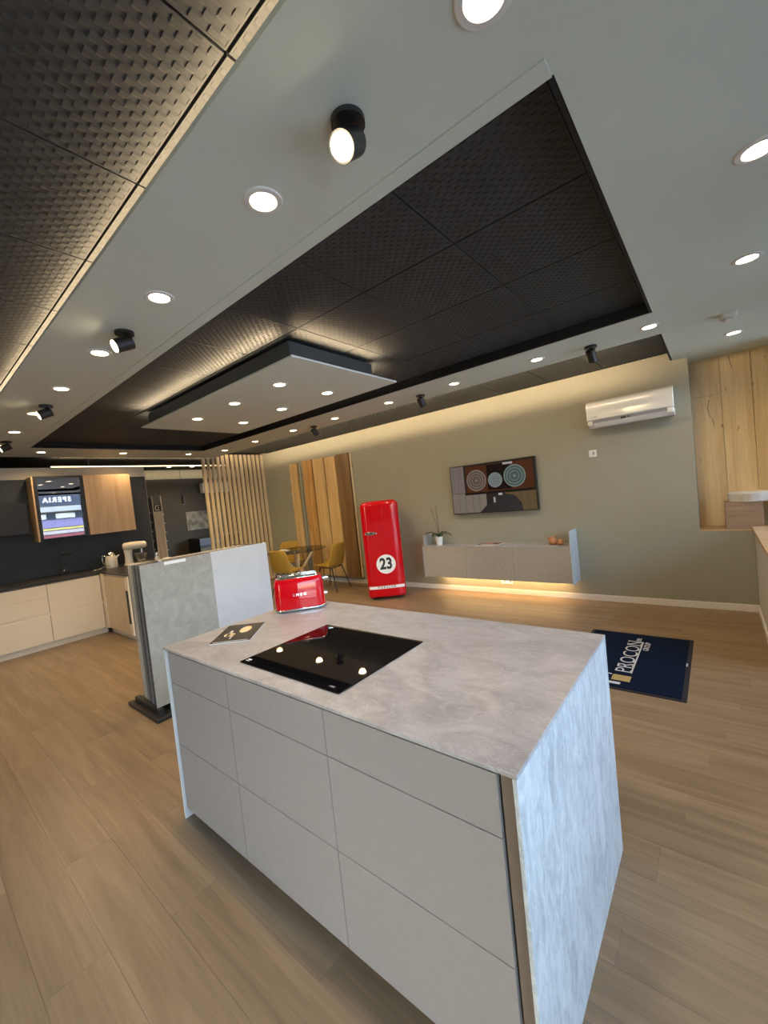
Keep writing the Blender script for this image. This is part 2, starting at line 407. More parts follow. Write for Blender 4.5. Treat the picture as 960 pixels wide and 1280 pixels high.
# low wall under the shop window with oak sill
lw = structure(B('wall_right', 'wall', None, .28, XR+.05, 4.05, WY-.001, 0, .86))
MA['lowwhite'] = mat('white_panel', (.66, .66, .66), .5)
bpy.data.objects['wall_right'].data.materials[0] = MA['lowwhite']
structure(B('baseboard_right', 'edge', None, .266, .28, 4.05, WY-.014, 0, .075, .003))
structure(B('trim_10', 'oakh', None, .26, XR+.05, 4.03, WY-.008, .861, .895, .003))
# shop window: frames and panes
bm = bmesh.new(); rbox(bm, XR-.03, XR+.1, -3.05, -2.6, 0, T+.03); rbox(bm, XR-.03, XR+.1, -1.5, -.75, 0, T+.03); rbox(bm, XR-.03, XR+.1, -2.6, -1.5, S, T+.03); rbox(bm, XR-.03, XR+.1, 5.48, WY+.5, .9, T+.03)  # unseen wall sections shaped to limit daylight on the fridge and niche
structure(link('wall_window', bm, 'soffit'))
win = structure(thing('window_1', 'x', 'x'))
for q in ('label', 'category'): del win[q]
ys = [-.75, .85, 2.45, 4.05, 5.45, 5.95]
B('glass_pane', 'pane', win, XR, XR+.006, -2.58, -1.52, .06, S-.01); B('window_rail', 'blackmetal', win, XR-.03, XR+.05, -2.6, -1.5, .0, .06); B('window_rail', 'blackmetal', win, XR-.03, XR+.05, -2.6, -1.5, 1.95, 2.0)
for i in range(len(ys)-1):
    y0, y1 = ys[i], ys[i+1]; z0 = .9 if y0 >= 4.0 else .06
    if i == 4: continue
    B('glass_pane', 'pane', win, XR, XR+.006, y0+.03, y1-.03, z0+.04, S-.05)
    B('window_frame', 'blackmetal', win, XR-.03, XR+.05, y0-.03, y0+.03, z0, S)
    B('window_rail', 'blackmetal', win, XR-.03, XR+.05, y0+.03, y1-.03, z0, z0+.04)
    B('window_rail', 'blackmetal', win, XR-.03, XR+.05, y0+.03, y1-.03, S-.05, S)
pl = bpy.data.lights.new('window_portal', 'AREA'); pl.shape = 'RECTANGLE'; pl.size = 6.3; pl.size_y = 2.7; pl.cycles.is_portal = True
po = bpy.data.objects.new('window_portal', pl); COL.objects.link(po); po.location = (XR+.09, 2.4, 1.38)
po.rotation_euler = Vector((1, 0, 0)).to_track_quat('Z', 'Y').to_euler()   # emits along -X, into the room

# ------------------------------------------------------------------ outside (seen only in reflections)
structure(B('ground', 'grass', None, XR+.2, 40, -25, 30, -.2, -.05))
bd = thing('shop_building', 'shop front across the street, mirrored in the glass cabinet door', 'building', (11, 4, 0))
B('wall', 'facade', bd, 0, 4, -9, 9, 0, 5.2)
B('fascia', 'darkface', bd, -.15, 0, -7, 7, 2.85, 3.45)
for k in range(4): B('shop_pane', 'darkface', bd, -.045, 0, -6+k*3.05, -3.2+k*3.05, .4, 2.5)
B('awning', 'facade', bd, -.5, -.05, -7, 7, 2.55, 2.80)
text_mesh('sign_letters', 'SPERIA', .33, 'white', bd, axes((0, -1, 0), (0, 0, 1), (-.17, 1.62, 3.15)), .01, .012, .95, spacing=1.3)
for k, (c, z0, z1) in enumerate((((.20, .18, .34), 1.75, 2.15), ((.50, .42, .14), 1.62, 1.72), ((.40, .36, .36), 1.42, 1.58), ((.22, .06, .07), 1.22, 1.38))):
    B('window_banner', mat('banner_%d' % k, c, .7), bd, -.10, -.051, -4, 5, z0, z1)
for k in range(3): B('white_poster', 'white', bd, -.12, -.0505, .3+k*1.2, 1.1+k*1.2, 2.2, 2.45)  # plain white panels above the colour bands

# ------------------------------------------------------------------ lamps in the ceiling
def make_downlight(label, x, y, z, group, src=None):
    far = x < -3.6
    if src is None:
        t = thing('recessed_downlight', label, 'ceiling light', (x, y, z), 0, group)
        bm = bmesh.new(); lathe(bm, [(.047, -.001), (.050, -.006), (.068, -.005), (.072, -.001), (.072, .001)], 28); link('ring', bm, 'lampring', t, smooth=40)
        bm = bmesh.new(); lathe(bm, [(0, -.003), (.030, -.0028), (.0475, -.002)], 28); link('diffuser', bm, 'lamp', t)
    else:
        t = copy_tree(src); t.location = (x, y, z); t['label'] = label; t['group'] = group
    lamp('downlight_beam', 'SPOT', (x, y, z-.012), DOWNLIGHT_W*(1.5 if far else .9), aim=(0, 0, -1), spot_size=math.radians(150), spot_blend=1., shadow_soft_size=.05)
    return t
left_x = [-.355, -1.242, -2.163, -3.10, -4.055, -5.02, -6.0, -6.95]
ordn = ['nearest', 'second', 'third', 'fourth', 'fifth', 'sixth', 'seventh', 'eighth']
d0 = None
for i, x in enumerate(left_x):
    lab = 'recessed downlight, %s along the wide grey soffit beside the lit woven ceiling' % ordn[i]
    o = make_downlight(lab, x, 1.0, S, 'downlights in the wide left soffit', d0)
    if d0 is None: d0 = o; index_kids()
band_x = [-.344, -1.252, -2.147, -3.063, -4.023, -4.938, -5.958, -6.94]
for i, x in enumerate(band_x):
    make_downlight('recessed downlight, %s from the right along the narrow band before the television wall' % ordn[i].replace('nearest', 'first'), x, 4.05, S, 'downlights in the narrow band', d0)
for i, y in enumerate([3.62, 2.55, 1.5]):
    make_downlight('small downlight in the far cross band above the kitchen, %s' % ['nearest the slat screen', 'middle of three', 'leftmost of three'][i], -7.45, y, S, 'downlights in the far cross band', d0)
for i, (x, y) in enumerate([(.193, 2.18), (.213, 3.264), (.203, 5.0)]):
    make_downlight('recessed downlight by the shop window, %s' % ['largest, cut by the right photo edge', 'oval one above the smoke detector', 'just right below the smoke detector'][i], x, y, S, 'downlights by the shop window', d0)
# floating panel
FZ = 2.65
fp = thing('floating_ceiling_panel', 'flat grey panel hanging below the dark woven ceiling with six lit downlights', 'ceiling panel', (-3.62, 2.535, FZ))
B('panel_board', 'soffit', fp, -1.35, 1.35, -.615, .615, 0, .012)
B('panel_edge', 'white', fp, 1.35, 1.353, -.615, .615, .001, .014)
MA['bluegrey'] = mottled('slate_box_paint', (.045, .05, .057), (.05, .056, .064), 4, .5)
bm = bmesh.new(); rbox(bm, -1.27, 1.27, -.56, .37, .013, T-FZ-.03); link('panel_box', bm, 'bluegrey', fp)
for i, (x, y) in enumerate([(-2.857, 2.25), (-2.857, 2.81), (-3.577, 2.25), (-3.577, 2.81), (-4.33, 2.25), (-4.33, 2.81)]):
    make_downlight('downlight in the floating panel, %s row, %s' % (['near', 'middle', 'far'][i//2], ['left one', 'right one'][i % 2]), x, y, FZ, 'downlights in the floating panel', d0)
# cove light on top of the floating panel, shining up on the tiles
for (x, y, sx, sy, ax, ay) in ((-3.62, 1.966, 2.5, .012, 0, -1), (-3.62, 2.914, 2.5, .012, 0, 1), (-2.340, 2.44, .9, .012, 1, 0), (-4.898, 2.44, .9, .012, -1, 0)):
    lamp('panel_glow', 'AREA', (x+ax*.012, y+ay*.012, FZ+.03), 5.5*COVE_W*max(sx, sy), WARMCOVE, (ax*.62, ay*.62, .78), shape='RECTANGLE', size=sx, size_y=sy, spread=math.radians(95))
# cove along the left soffit
for k in range(4):
    x = -7.0+k*2.1
    if k < 4: lamp('left_cove_glow', 'AREA', (x, .74, S+.030), 6.5*COVE_W, WARMCOVE, (0, -.62, .78), shape='RECTANGLE', size=2.1, size_y=.02)
o = B('led_strip', 'led', None, -7.9, -.35, .76, .77, S+.019, S+.024); tag(o, 'warm light strip hidden on the edge of the wide grey soffit', 'light strip')
# cove over the television wall
for k in range(5):
    x = -7.1+k*1.45
    lamp('wall_cove_wash', 'AREA', (x, 4.352, S+.050), 5.2*COVE_W, WARMCOVE, (0, 1, -.25), shape='RECTANGLE', size=1.45, size_y=.012, spread=math.radians(150))
    lamp('wall_cove_glow', 'AREA', (x, 4.285, S+.030), 9*COVE_W, WARMCOVE, (0, 1, .02), shape='RECTANGLE', size=1.45, size_y=.012, spread=math.radians(100))
# linear lamp beyond the kitchen wall
t = thing('linear_pendant', 'long thin lit bar just under the dark ceiling behind the kitchen wall', 'pendant lamp', (-8.9, 3.65, 2.70))
B('light_bar', 'led', t, -.012, .012, -1.75, 1.5, 0, .012)
B('housing', 'blackmetal', t, -.03, .03, -1.78, 1.53, .013, .04)
for y in (-1.2, 1.0): B('hanger', 'blackmetal', t, -.004, .004, y-.004, y+.004, .04, T-2.70+.03)
lamp('pendant_glow', 'AREA', (-8.9, 3.52, 2.748), 14*COVE_W, WARMCOVE, (0, 0, 1), shape='RECTANGLE', size=.04, size_y=3.2)
for i, y in enumerate([4.40, 4.95]):
    make_downlight('small downlight in the back room ceiling, %s one behind the slat screen and kitchen' % ['left', 'right'][i], -10.1, y, T, 'back room downlights', d0)
lamp('backroom_wallwash', 'AREA', (-10.6, 4.2, 2.80), 3, WARMCOVE, (-1, 0, -.15), shape='RECTANGLE', size=4, size_y=.02, spread=math.radians(60))

# adjustable surface spots
def make_spot(label, x, y, aim, group, lit=True, watts=14):
    a = Vector(aim).normalized(); base = Vector((x, y, S))
    t = thing('ceiling_spotlight', label, 'spotlight', base, 0, group)
    bm = bmesh.new(); cyl(bm, (0, 0, -.008), .052, .016, 28); link('mounting_plate', bm, 'blackmetal', t, smooth=40)
    bm = bmesh.new(); bar(bm, (0, 0, -.016), (0, 0, -.045), .008, 10); link('joint', bm, 'blackmetal', t, smooth=40)
    c = Vector((0, 0, -.068))+a*.018
    bm = bmesh.new(); cyl(bm, c, .040, .105, 28, a)
    for f in [f for f in bm.faces if len(f.verts) > 10 and f.calc_center_median().dot(a) > c.dot(a)]:
        r = bmesh.ops.inset_individual(bm, faces=[f], thickness=.005); f.normal_update()
        for v in f.verts: v.co -= a*.006
    link('lamp_head', bm, 'blackmetal', t, smooth=40)
    if lit:
        bm = bmesh.new(); cyl(bm, c+a*.0495, .0345, .003, 28, a); link('lens', bm, 'lamp', t)
    if lit: lamp('spot_beam', 'SPOT', base+c+a*.066, watts, aim=a, spot_size=math.radians(60), spot_blend=.6, shadow_soft_size=.025)
for i, (x, y) in enumerate([(-.797, .995), (-2.687, 1.01), (-4.667, 1.02), (-6.644, 1.02)]):
    make_spot('black lit spotlight on the wide grey soffit, %s from the camera' % ['first and largest', 'second', 'third', 'fourth'][i], x, y, (.12, -.72, -.62) if i == 0 else (-.05, -.9, -.42), 'spotlights on the wide soffit')
for i, (x, y) in enumerate([(-.799, 4.13), (-2.644, 4.13), (-4.583, 4.15)]):
    make_spot('black cylinder spotlight on the narrow band aimed at the television wall, %s from the right' % ['first', 'second', 'third'][i], x, y, (0.05, .55, -.8), 'spotlights on the narrow band', False, 0)
# smoke detector
t = thing('motion_detector', 'small white rounded square detector on the grey ceiling near the window', 'detector', (.15, 4.317, S), .2)
bm = bmesh.new(); v = prism(bm, rounded(.10, .085, .02), -.040, 0); link('base', bm, 'white', t, bevel=.004)
bm = bmesh.new(); prism(bm, rounded(.07, .055, .018), -.062, -.040); link('sensor_face', bm, 'lampring', t, bevel=.005)

# ------------------------------------------------------------------ island
IX0, IX1, IY0, IY1, IZ = -2.29, -.39, .852, 1.832, .93
t = thing('kitchen_island', 'large kitchen island with greige drawer fronts and marbled stone top and waterfall end', 'kitchen island', (0, 0, 0))
B('worktop', 'stone', t, IX0, IX1, IY0, IY1, IZ-.012, IZ, .0012)
B('end_panel', 'stoneend', t, IX1-.012, IX1-.0005, IY0+.0005, IY1-.0005, 0, IZ-.013, .001)
B('end_panel', 'lowwhite', t, IX0+.0005, IX0+.012, IY0+.0005, IY1-.0005, 0, IZ-.013, .001)
B('back_panel', 'stoneend', t, IX0+.013, IX1-.013, IY1-.02, IY1-.008, 0.0, IZ-.013)
B('carcass', 'carcass', t, IX0+.02, IX1-.05, IY0+.035, IY1-.03, .06, IZ-.02)
B('corner_post', 'carcass', t, IX1-.05, IX1-.020, IY0+.020, IY0+.04, .05, IZ-.02)
B('plinth', 'carcass', t, IX0+.02, IX1-.02, IY0+.08, IY0+.095, 0, .06)
cols = [(-2.275, -1.6975), (-1.6945, -1.0715), (-1.0685, -.447)]; rows = [(.744, .905), (.410, .741), (.055, .407)]
for x0, x1 in cols:
    for z0, z1 in rows: B('drawer_front', 'lacquer', t, x0, x1, IY0+.012, IY0+.033, z0, z1, .0012)
# cooktop
t = thing('induction_hob', 'black glass hob set flat in the stone island top', 'hob', (-1.365, 1.195, IZ))
bm = bmesh.new(); prism(bm, rounded(.63, .53, .004, 2), 0.0003, .005); link('glass_plate', bm, 'glassblack', t, bevel=.001)
bm = bmesh.new(); rbox(bm, -.30, -.275, -.235, -.225, .0051, .0054); rbox(bm, -.30, -.275, -.245, -.240, .0051, .0054); link('sticker', bm, 'white', t)
bm = bmesh.new(); rbox(bm, .24, .27, -.245, -.243, .0051, .0054); rbox(bm, .24, .27, -.238, -.236, .0051, .0054); rbox(bm, .25, .265, -.242, -.239, .0051, .0054); link('touch_marks', bm, 'inkgrey', t)
# magazine
t = thing('magazine', 'dark photo magazine lying on the island top beside the hob', 'magazine', (-2.075, 1.165, IZ), math.radians(131))
MA['cover'] = mottled('photo_cover', (.02, .018, .016), (.035, .03, .026), 8, .25)
B('pages', 'page', t, -.148, .148, -.104, .104, .0005, .005); B('cover', 'cover', t, -.15, .15, -.105, .105, .0052, .006)
MA['loaf'] = mottled('bread_print', (.75, .55, .25), (.9, .75, .45), 20, .3)
bm = bmesh.new(); v = cyl(bm, (0.03, -.03, .0062), .038, .0004, 20); xf(v, Matrix.Diagonal((1.5, .8, 1, 1))); v = cyl(bm, (-.03, .04, .0062), .03, .0004, 16); link('bread_picture', bm, 'loaf', t)
bm = bmesh.new(); rbox(bm, -.06, .04, .04, .055, .0061, .0064); rbox(bm, -.10, -.02, .015, .022, .0061, .0064); rbox(bm, -.14, -.135, -.09, .09, .0061, .0064); link('lettering', bm, 'page', t)
# toaster
t = thing('toaster', 'glossy red retro toaster with chrome top and base on the island', 'toaster', (-2.145, 1.66, IZ), math.atan2(.78, .62))
W_, D_ = .315, .19
bm = bmesh.new(); n0 = 6
secs = [(.018, 1.0, 1.0), (.03, 1.0, 1.0), (.12, .995, .97), (.17, .98, .93), (.195, .955, .86), (.205, .92, .78)]
rings = []
for z, fx, fy in secs: rings.append([bm.verts.new((x, y, z)) for x, y in rounded(W_*fx, D_*fy, .055*min(fx, fy), 6)])
for A, B_ in zip(rings, rings[1:]):
    for i in range(len(A)): bm.faces.new((A[i], A[(i+1) % len(A)], B_[(i+1) % len(A)], B_[i]))
bm.faces.new(rings[0][::-1]); bm.faces.new(rings[-1]); link('body', bm, 'red', t, smooth=60)
bm = bmesh.new(); prism(bm, rounded(W_+.008, D_+.008, .058), .008, .019); link('base', bm, 'chrome', t, bevel=.003, smooth=40)
for sx in (-1, 1):
    for sy in (-1, 1): bm = bmesh.new(); cyl(bm, (sx*.12, sy*.065, .0045), .012, .009, 16); link('foot', bm, 'blackmetal', t)
bm = bmesh.new(); prism(bm, rounded(W_*.86, D_*.66, .04), .205, .211); link('top_plate', bm, 'chrome', t, bevel=.002, smooth=40)
for sy in (-.03, .03):
    bm = bmesh.new(); rbox(bm, -.115, .115, sy-.014, sy+.014, .2111, .2125); link('slot', bm, 'inkblack', t)
    for q in (-.016, .016): bm = bmesh.new(); tube(bm, [(-.12, sy+q, .211), (-.11, sy+q, .220), (.11, sy+q, .220), (.12, sy+q, .211)], .0025, 8); link('rail', bm, 'chrome', t, smooth=50)
bm = bmesh.new(); rbox(bm, W_/2-.003, W_/2+.002, -.006, .006, .06, .165); link('lever_slot', bm, 'inkblack', t)
bm = bmesh.new(); cyl(bm, (W_/2+.018, 0, .175), .012, .03, 16, 'X'); link('lever', bm, 'chrome', t, smooth=40)
bm = bmesh.new(); cyl(bm, (W_/2+.01, 0, .075), .017, .018, 20, 'X'); link('knob', bm, 'chrome', t, smooth=40)
text_mesh('lettering', 'SMEG', .024, 'chrome', t, axes((1, 0, 0), (0, .04, 1), (0.0, -D_/2-.0005, .105)), .001, 0, 1.1, spacing=1.5)

# ------------------------------------------------------------------ slab display
t = thing('slab_display_stand', 'black low metal base holding upright sample slabs behind the island', 'display stand', (-3.8, 1.85, 0))
B('base_tray', 'blackmetal', t, -.31, .31, -.66, .66, 0, .03, .004)
for y in (-.60, .60): B('cross_rail', 'blackmetal', t, -.25, .25, y-.02, y+.02, .03, .075)
for y in (-.45, .45): B('top_clip', 'steel', t, -.20, .20, y-.012, y+.012, 1.252, 1.258)
def slab(label, m_, x, y0, y1, z0, z1, th=.012, grp='sample slabs on the black stand'):
    o = B('sample_slab', m_, None, 0, th, 0, y1-y0, 0, z1-z0, .0015); o.location = (x, y0, z0); return tag(o, label, 'stone sample', grp)
slab('light concrete grey tile slab, front left on the black stand', 'concrete', -3.612, 1.24, 1.838, .076, 1.247)
o = B('paper_label', 'white', bpy.data.objects['sample_slab'], 0.0122, .0128, .19, .37, 1.140, 1.166)
slab('plain pale blue-grey slab, front right on the black stand', 'whiteslab', -3.622, 1.842, 2.44, .076, 1.252)
for i, (m_, x, d) in enumerate([('slabdark', -3.675, 'dark anthracite slab edge directly behind the concrete grey slab'), ('slabgrey', -3.73, 'mid grey slab edge, third from the front of the stand'), ('slabdark', -3.775, 'dark slab edge in the middle of the stack on the stand'), ('slabgrey', -3.84, 'grey slab edge behind the middle of the stack'), ('slabbeige', -3.89, 'beige slab edge, second from the back of the stack'), ('slabbeige', -3.945, 'beige slab edge at the very back of the stack')]):
    slab(d, m_, x, 1.25+.004*i, 2.44, .076, 1.245-.001*i, .02)

# ------------------------------------------------------------------ kitchen run
KX = -7.13
t = thing('base_cabinet_run', 'beige handleless base cabinets along the kitchen wall', 'kitchen cabinets', (0, 0, 0))
B('carcass', 'carcass', t, -7.94, KX-.02, -1.5, 1.92, .085, .895)
B('plinth', 'beige', t, -7.9, KX-.055, -1.5, 1.95, 0, .085)
ycuts = [-.60, .03, .665, 1.295, 1.915]
for i, (a, b) in enumerate(zip(ycuts, ycuts[1:])):
    for z0, z1 in ([(.09, .455), (.485, .875)] if i == 3 else [(.09, .455), (.485, .70), (.703, .875)]):
        B('drawer_front', 'beige', t, KX-.019, KX, a+.003, b-.003, z0, z1, .0015)
B('top_rail', 'beige', t, KX-.03, KX-.0205, -1.5, 1.92, .873, .895)
B('grip_channel', 'beige', t, KX-.012, KX-.0205, -1.5, 1.92, .45, .49)
t = thing('peninsula_cabinet', 'pale oak cabinet turning out from the beige base run behind the sample slabs', 'kitchen cabinet', (0, 0, 0))
B('carcass', 'carcass', t, -7.10, -6.10, 1.955, 2.55, .085, .895)
B('plinth', 'beige', t, -7.10, -6.15, 1.985, 2.5, 0, .085)
dd = B('door', 'beigeoak', t, -7.03, -6.20, 1.935, 1.954, .09, .875, .0015)
B('filler', 'beige', t, -7.152, -7.034, 1.922, 1.954, .0855, .895); B('top_rail', 'beige', t, -7.034, -6.10, 1.94, 1.954, .878, .895)
B('filler', 'beige', t, -6.196, -6.10, 1.937, 1.954, .09, .875)
B('handle', 'blackmetal', t, -6.18, -6.13, 1.925, 1.936, .25, .70, .002)
o = thing('worktop', 'thin black worktop over the beige and oak kitchen cabinets', 'worktop', (0, 0, 0))
bm = bmesh.new(); rbox(bm, -7.94, KX+.012, -1.5, 1.925, .896, .915); rbox(bm, -7.94, -6.08, 1.925, 2.95, .896, .915); link('slab', bm, 'blackstone', o)
structure(B('trim_11', 'splash', None, -7.949, -7.935, -1.5, 3.01, .9151, 2.40))
# support for corner part of the worktop
B('corner_carcass', 'carcass', bpy.data.objects['base_cabinet_run'], -7.94, -7.13, 1.97, 2.9, .085, .895)
# wall cabinets
t = thing('wall_cabinet', 'wall cabinet with oak side and black framed reflective glass door', 'wall cabinet', (-7.6, 0, 0))
B('side_panel', 'oakv', t, -.33, 0, 1.368, 1.388, 1.455, 2.41, .001)
B('box', 'blackmetal', t, -.33, -.022, 1.39, 1.985, 1.475, 2.405)
fr = B('door', 'blackmetal', t, -.02, 0, 1.392, 1.43, 1.478, 2.41)
B('door_frame', 'blackmetal', t, -.02, 0, 1.945, 1.983, 1.478, 2.41); B('door_frame', 'blackmetal', t, -.02, 0, 1.43, 1.945, 2.385, 2.41); B('door_frame', 'blackmetal', t, -.02, 0, 1.43, 1.945, 1.478, 1.495)
B('glass_pane', 'smoke', t, -.012, -.004, 1.43, 1.945, 1.495, 2.385)
t = thing('wall_cabinet', 'plain oak veneered wall cabinet right of the glass one', 'wall cabinet', (-7.6, 0, 0))
B('box', 'oakv', t, -.33, -.021, 1.995, 2.65, 1.478, 2.41); B('door', 'oakv', t, -.019, 0, 1.995, 2.65, 1.475, 2.413, .001)
t = thing('cooker_hood', 'flat black screen-like hood on the grey wall at the far left', 'cooker hood', (-7.55, 0, 0))
B('body', 'blackmetal', t, -.36, 0, -.2, 1.27, 1.60, 1.72); B('glass_front', 'inkblack', t, 0, .012, -.2, 1.27, 1.595, 2.03, .002); B('back_box', 'blackmetal', t, -.36, 0, .1, .9, 1.72, 2.02)
# tap
t = thing('kitchen_tap', 'slim black tap standing on the black worktop', 'tap', (-7.72, 1.60, .915))
bm = bmesh.new(); cyl(bm, (0, 0, .02), .024, .04, 20); link('base', bm, 'blackmetal', t, smooth=40)
bm = bmesh.new(); tube(bm, [(0, 0, .03), (0, 0, .28), (.02, .02, .31), (.07, .07, .315), (.14, .13, .305)], .012, 10); link('spout', bm, 'blackmetal', t, smooth=50)
bm = bmesh.new(); bar(bm, (0, .02, .06), (0, .08, .09), .006); link('lever', bm, 'steel', t, smooth=40)
# kettle
t = thing('kettle', 'cream rounded retro kettle with chrome dome on the black worktop', 'kettle', (-7.5, 2.20, .915))
bm = bmesh.new(); lathe(bm, [(0, .0), (.078, .0), (.084, .012), (.086, .05), (.084, .12), (.076, .17), (.066, .195), (0, .197)], 32); link('body', bm, 'cream', t, smooth=40)
bm = bmesh.new(); lathe(bm, [(.066, .193), (.062, .22), (.045, .242), (.02, .254), (0, .257)], 32); link('lid', bm, 'chrome', t, smooth=60)
bm = bmesh.new(); lathe(bm, [(0, .257), (.008, .26), (.011, .27), (0, .279)], 16); link('lid_knob', bm, 'chrome', t, smooth=60)
bm = bmesh.new(); tube(bm, [(.02, -.07, .20), (.03, -.12, .21), (.03, -.135, .15), (.02, -.115, .08), (.01, -.085, .06)], .009, 10); link('handle', bm, 'chrome', t, smooth=60)
bm = bmesh.new(); tube(bm, [(0, .075, .15), (0, .10, .17), (0, .115, .19)], .018, 12, .012); link('spout', bm, 'chrome', t, smooth=60)
t = thing('whisk_set', 'loose chrome mixer attachments lying left of the cream kettle', 'kitchen tool', (-7.40, 2.02, .915))
bm = bmesh.new(); bar(bm, (0, -.10, .012), (.03, .02, .02), .010); bar(bm, (.03, -.08, .012), (-.02, .03, .03), .007); link('whisk_handle', bm, 'steel', t, smooth=40)
for k in range(4): bm = bmesh.new(); a = k*PI/4; tube(bm, [(.03, .02, .02)]+[(.03+.03*math.cos(a)*math.sin(s*PI/6), .02+.1*s/6, .035+.03*math.sin(a)*math.sin(s*PI/6)) for s in range(1, 7)], .0015, 5); link('wire', bm, 'steel', t)
# stand mixer
t = thing('stand_mixer', 'cream retro stand mixer with steel bowl beside the wall cabinets', 'stand mixer', (-7.42, 2.53, .915), math.radians(75))
bm = bmesh.new(); prism(bm, rounded(.36, .20, .06), 0, .025); link('base', bm, 'cream', t, bevel=.008, smooth=40)
bm = bmesh.new()
rr = [[(x-.10, y, z) for x, y in rounded(a, b, min(a, b)*.45, 5)] for z, a, b in ((.02, .13, .16), (.10, .11, .13), (.18, .11, .12), (.25, .13, .13))]
vr = [[bm.verts.new(p) for p in r] for r in rr]
for A, B_ in zip(vr, vr[1:]):
    for i in range(len(A)): bm.faces.new((A[i], A[(i+1) % len(A)], B_[(i+1) % len(A)], B_[i]))
bm.faces.new(vr[0][::-1]); bm.faces.new(vr[-1]); link('column', bm, 'cream', t, smooth=60)
bm = bmesh.new(); prof = [(-.17, .0), (-.168, .045), (-.14, .068), (-.05, .075), (.06, .072), (.14, .064), (.168, .042), (.17, 0)]
rings = []
for x, r in prof:
    rings.append([bm.verts.new((x, r*math.cos(2*PI*k/20), .305+r*.9*math.sin(2*PI*k/20))) for k in range(20)] if r else [bm.verts.new((x, 0, .305))])
for A, B_ in zip(rings, rings[1:]):
    for k in range(20):
        q = (k+1) % 20
        if len(A) == 1: bm.faces.new((A[0], B_[q], B_[k]))
        elif len(B_) == 1: bm.faces.new((A[k], A[q], B_[0]))
        else: bm.faces.new((A[k], A[q], B_[q], B_[k]))
link('motor_head', bm, 'cream', t, smooth=60)
bm = bmesh.new(); lathe(bm, [(0, .03), (.05, .03), (.08, .08), (.095, .15), (.10, .17), (.103, .17), (.096, .145), (.08, .075), (.05, .034), (0, .034)], 28, (.07, 0, 0)); link('bowl', bm, 'steel', t, smooth=50)
bm = bmesh.new(); cyl(bm, (.09, 0, .215), .018, .09, 16); link('hub', bm, 'chrome', t, smooth=40)
t = thing('pepper_mill', 'small chrome and white mill right of the stand mixer', 'mill', (-7.25, 2.78, .915))
bm = bmesh.new(); lathe(bm, [(0, 0), (.03, 0), (.03, .06), (.02, .09), (.026, .10)], 20); link('body', bm, 'whitegloss', t, smooth=40)
bm = bmesh.new(); lathe(bm, [(.027, .10), (.03, .13), (.02, .16), (0, .165)], 20); link('cap', bm, 'chrome', t, smooth=50)
t = thing('napkin_box', 'low steel box on the worktop next to the wood sample tower', 'box', (-7.1, 2.88, .915))
B('body', 'steel', t, -.06, .06, -.05, .05, 0, .035, .003); B('lid', 'white', t, -.055, .055, -.045, .045, .0352, .042, .002)

# wood sample tower behind the kitchen wall end
t = thing('sample_tower', 'tall narrow oak sample tower with black side shelves behind the kitchen', 'display tower', (-9.5, 3.76, 0), 0)
B('front_board', 'oakv', t, 0, .02, -.075, .105, 0, 1.78)
for y in (-.082, .098): B('upright', 'slat', t, 0, .025, y, y+.016, 0, 2.12)
B('logo_plate', 'blackmetal', t, -.003, .012, -.064, .096, 1.78, 1.93)
bm = bmesh.new(); rbox(bm, .0125, .014, -.03, .06, 1.895, 1.91); rbox(bm, .0125, .014, -.03, .06, 1.805, 1.82); rbox(bm, .0125, .014, -.03, -.013, 1.82, 1.895); rbox(bm, .0125, .014, .03, .045, 1.84, 1.87); link('logo', bm, 'slat', t)
B('side_case', 'blackmetal', t, -.25, -.004, -.13, -.085, 0, 2.08); B('back_case', 'blackmetal', t, -.25, -.02, -.08, .10, 0, 1.77)
for k in range(6): B('sample_shelf', 'slat', t, -.10, .03, -.155, -.131, .75+k*.2, .765+k*.2)
for k in range(6): B('sample_shelf', 'slat', t, -.10, .03, .116, .14, .70+k*.2, .715+k*.2)
# back room things
t = thing('small_pendant', 'small black cylinder pendant hanging on a thin cord in the dark back room', 'pendant lamp', (-10.2, 4.68, 2.03))
bm = bmesh.new(); cyl(bm, (0, 0, 0), .035, .22, 20); link('shade', bm, 'blackmetal', t, smooth=40)
bm = bmesh.new(); cyl(bm, (0, 0, .47), .004, .72, 6); link('cord', bm, 'blackmetal', t)
bm = bmesh.new(); cyl(bm, (0, 0, -.112), .026, .004, 20); link('lens', bm, 'lampring', t)
t = thing('air_conditioner', 'small white air conditioner high on the back room wall behind the slats', 'air conditioner', (-11.05, 5.95, 2.34))
B('body', 'white', t, 0, .2, -.4, .4, -.14, .14, .02); B('louvre', 'lampring', t, .201, .215, -.36, .36, -.13, -.08)
t = thing('wall_picture', 'grey sketch-like picture on the dark back room wall behind the slats', 'picture', (-11.05, 5.55, 1.47))
MA['sketch'] = mottled('sketch_print', (.10, .09, .07), (.36, .33, .28), 7, .7)
B('canvas', 'sketch', t, 0, .025, -.45, .45, -.25, .25); B('stretcher', 'slat', t, -.0, .02, -.455, -.45, -.25, .25)
t = thing('dark_sideboard', 'black sideboard below the picture in the back room', 'sideboard', (-10.7, 5.6, 0))
B('body', 'blackmetal', t, -.3, .3, -.55, .6, .1, 1.0, .005); B('door', 'glassblack', t, .301, .315, -.54, .02, .12, .98); B('door', 'glassblack', t, .301, .315, .03, .59, .12, .98)
for y in (-.5, .55): B('leg', 'blackmetal', t, -.25, .25, y-.02, y+.02, 0, .1)

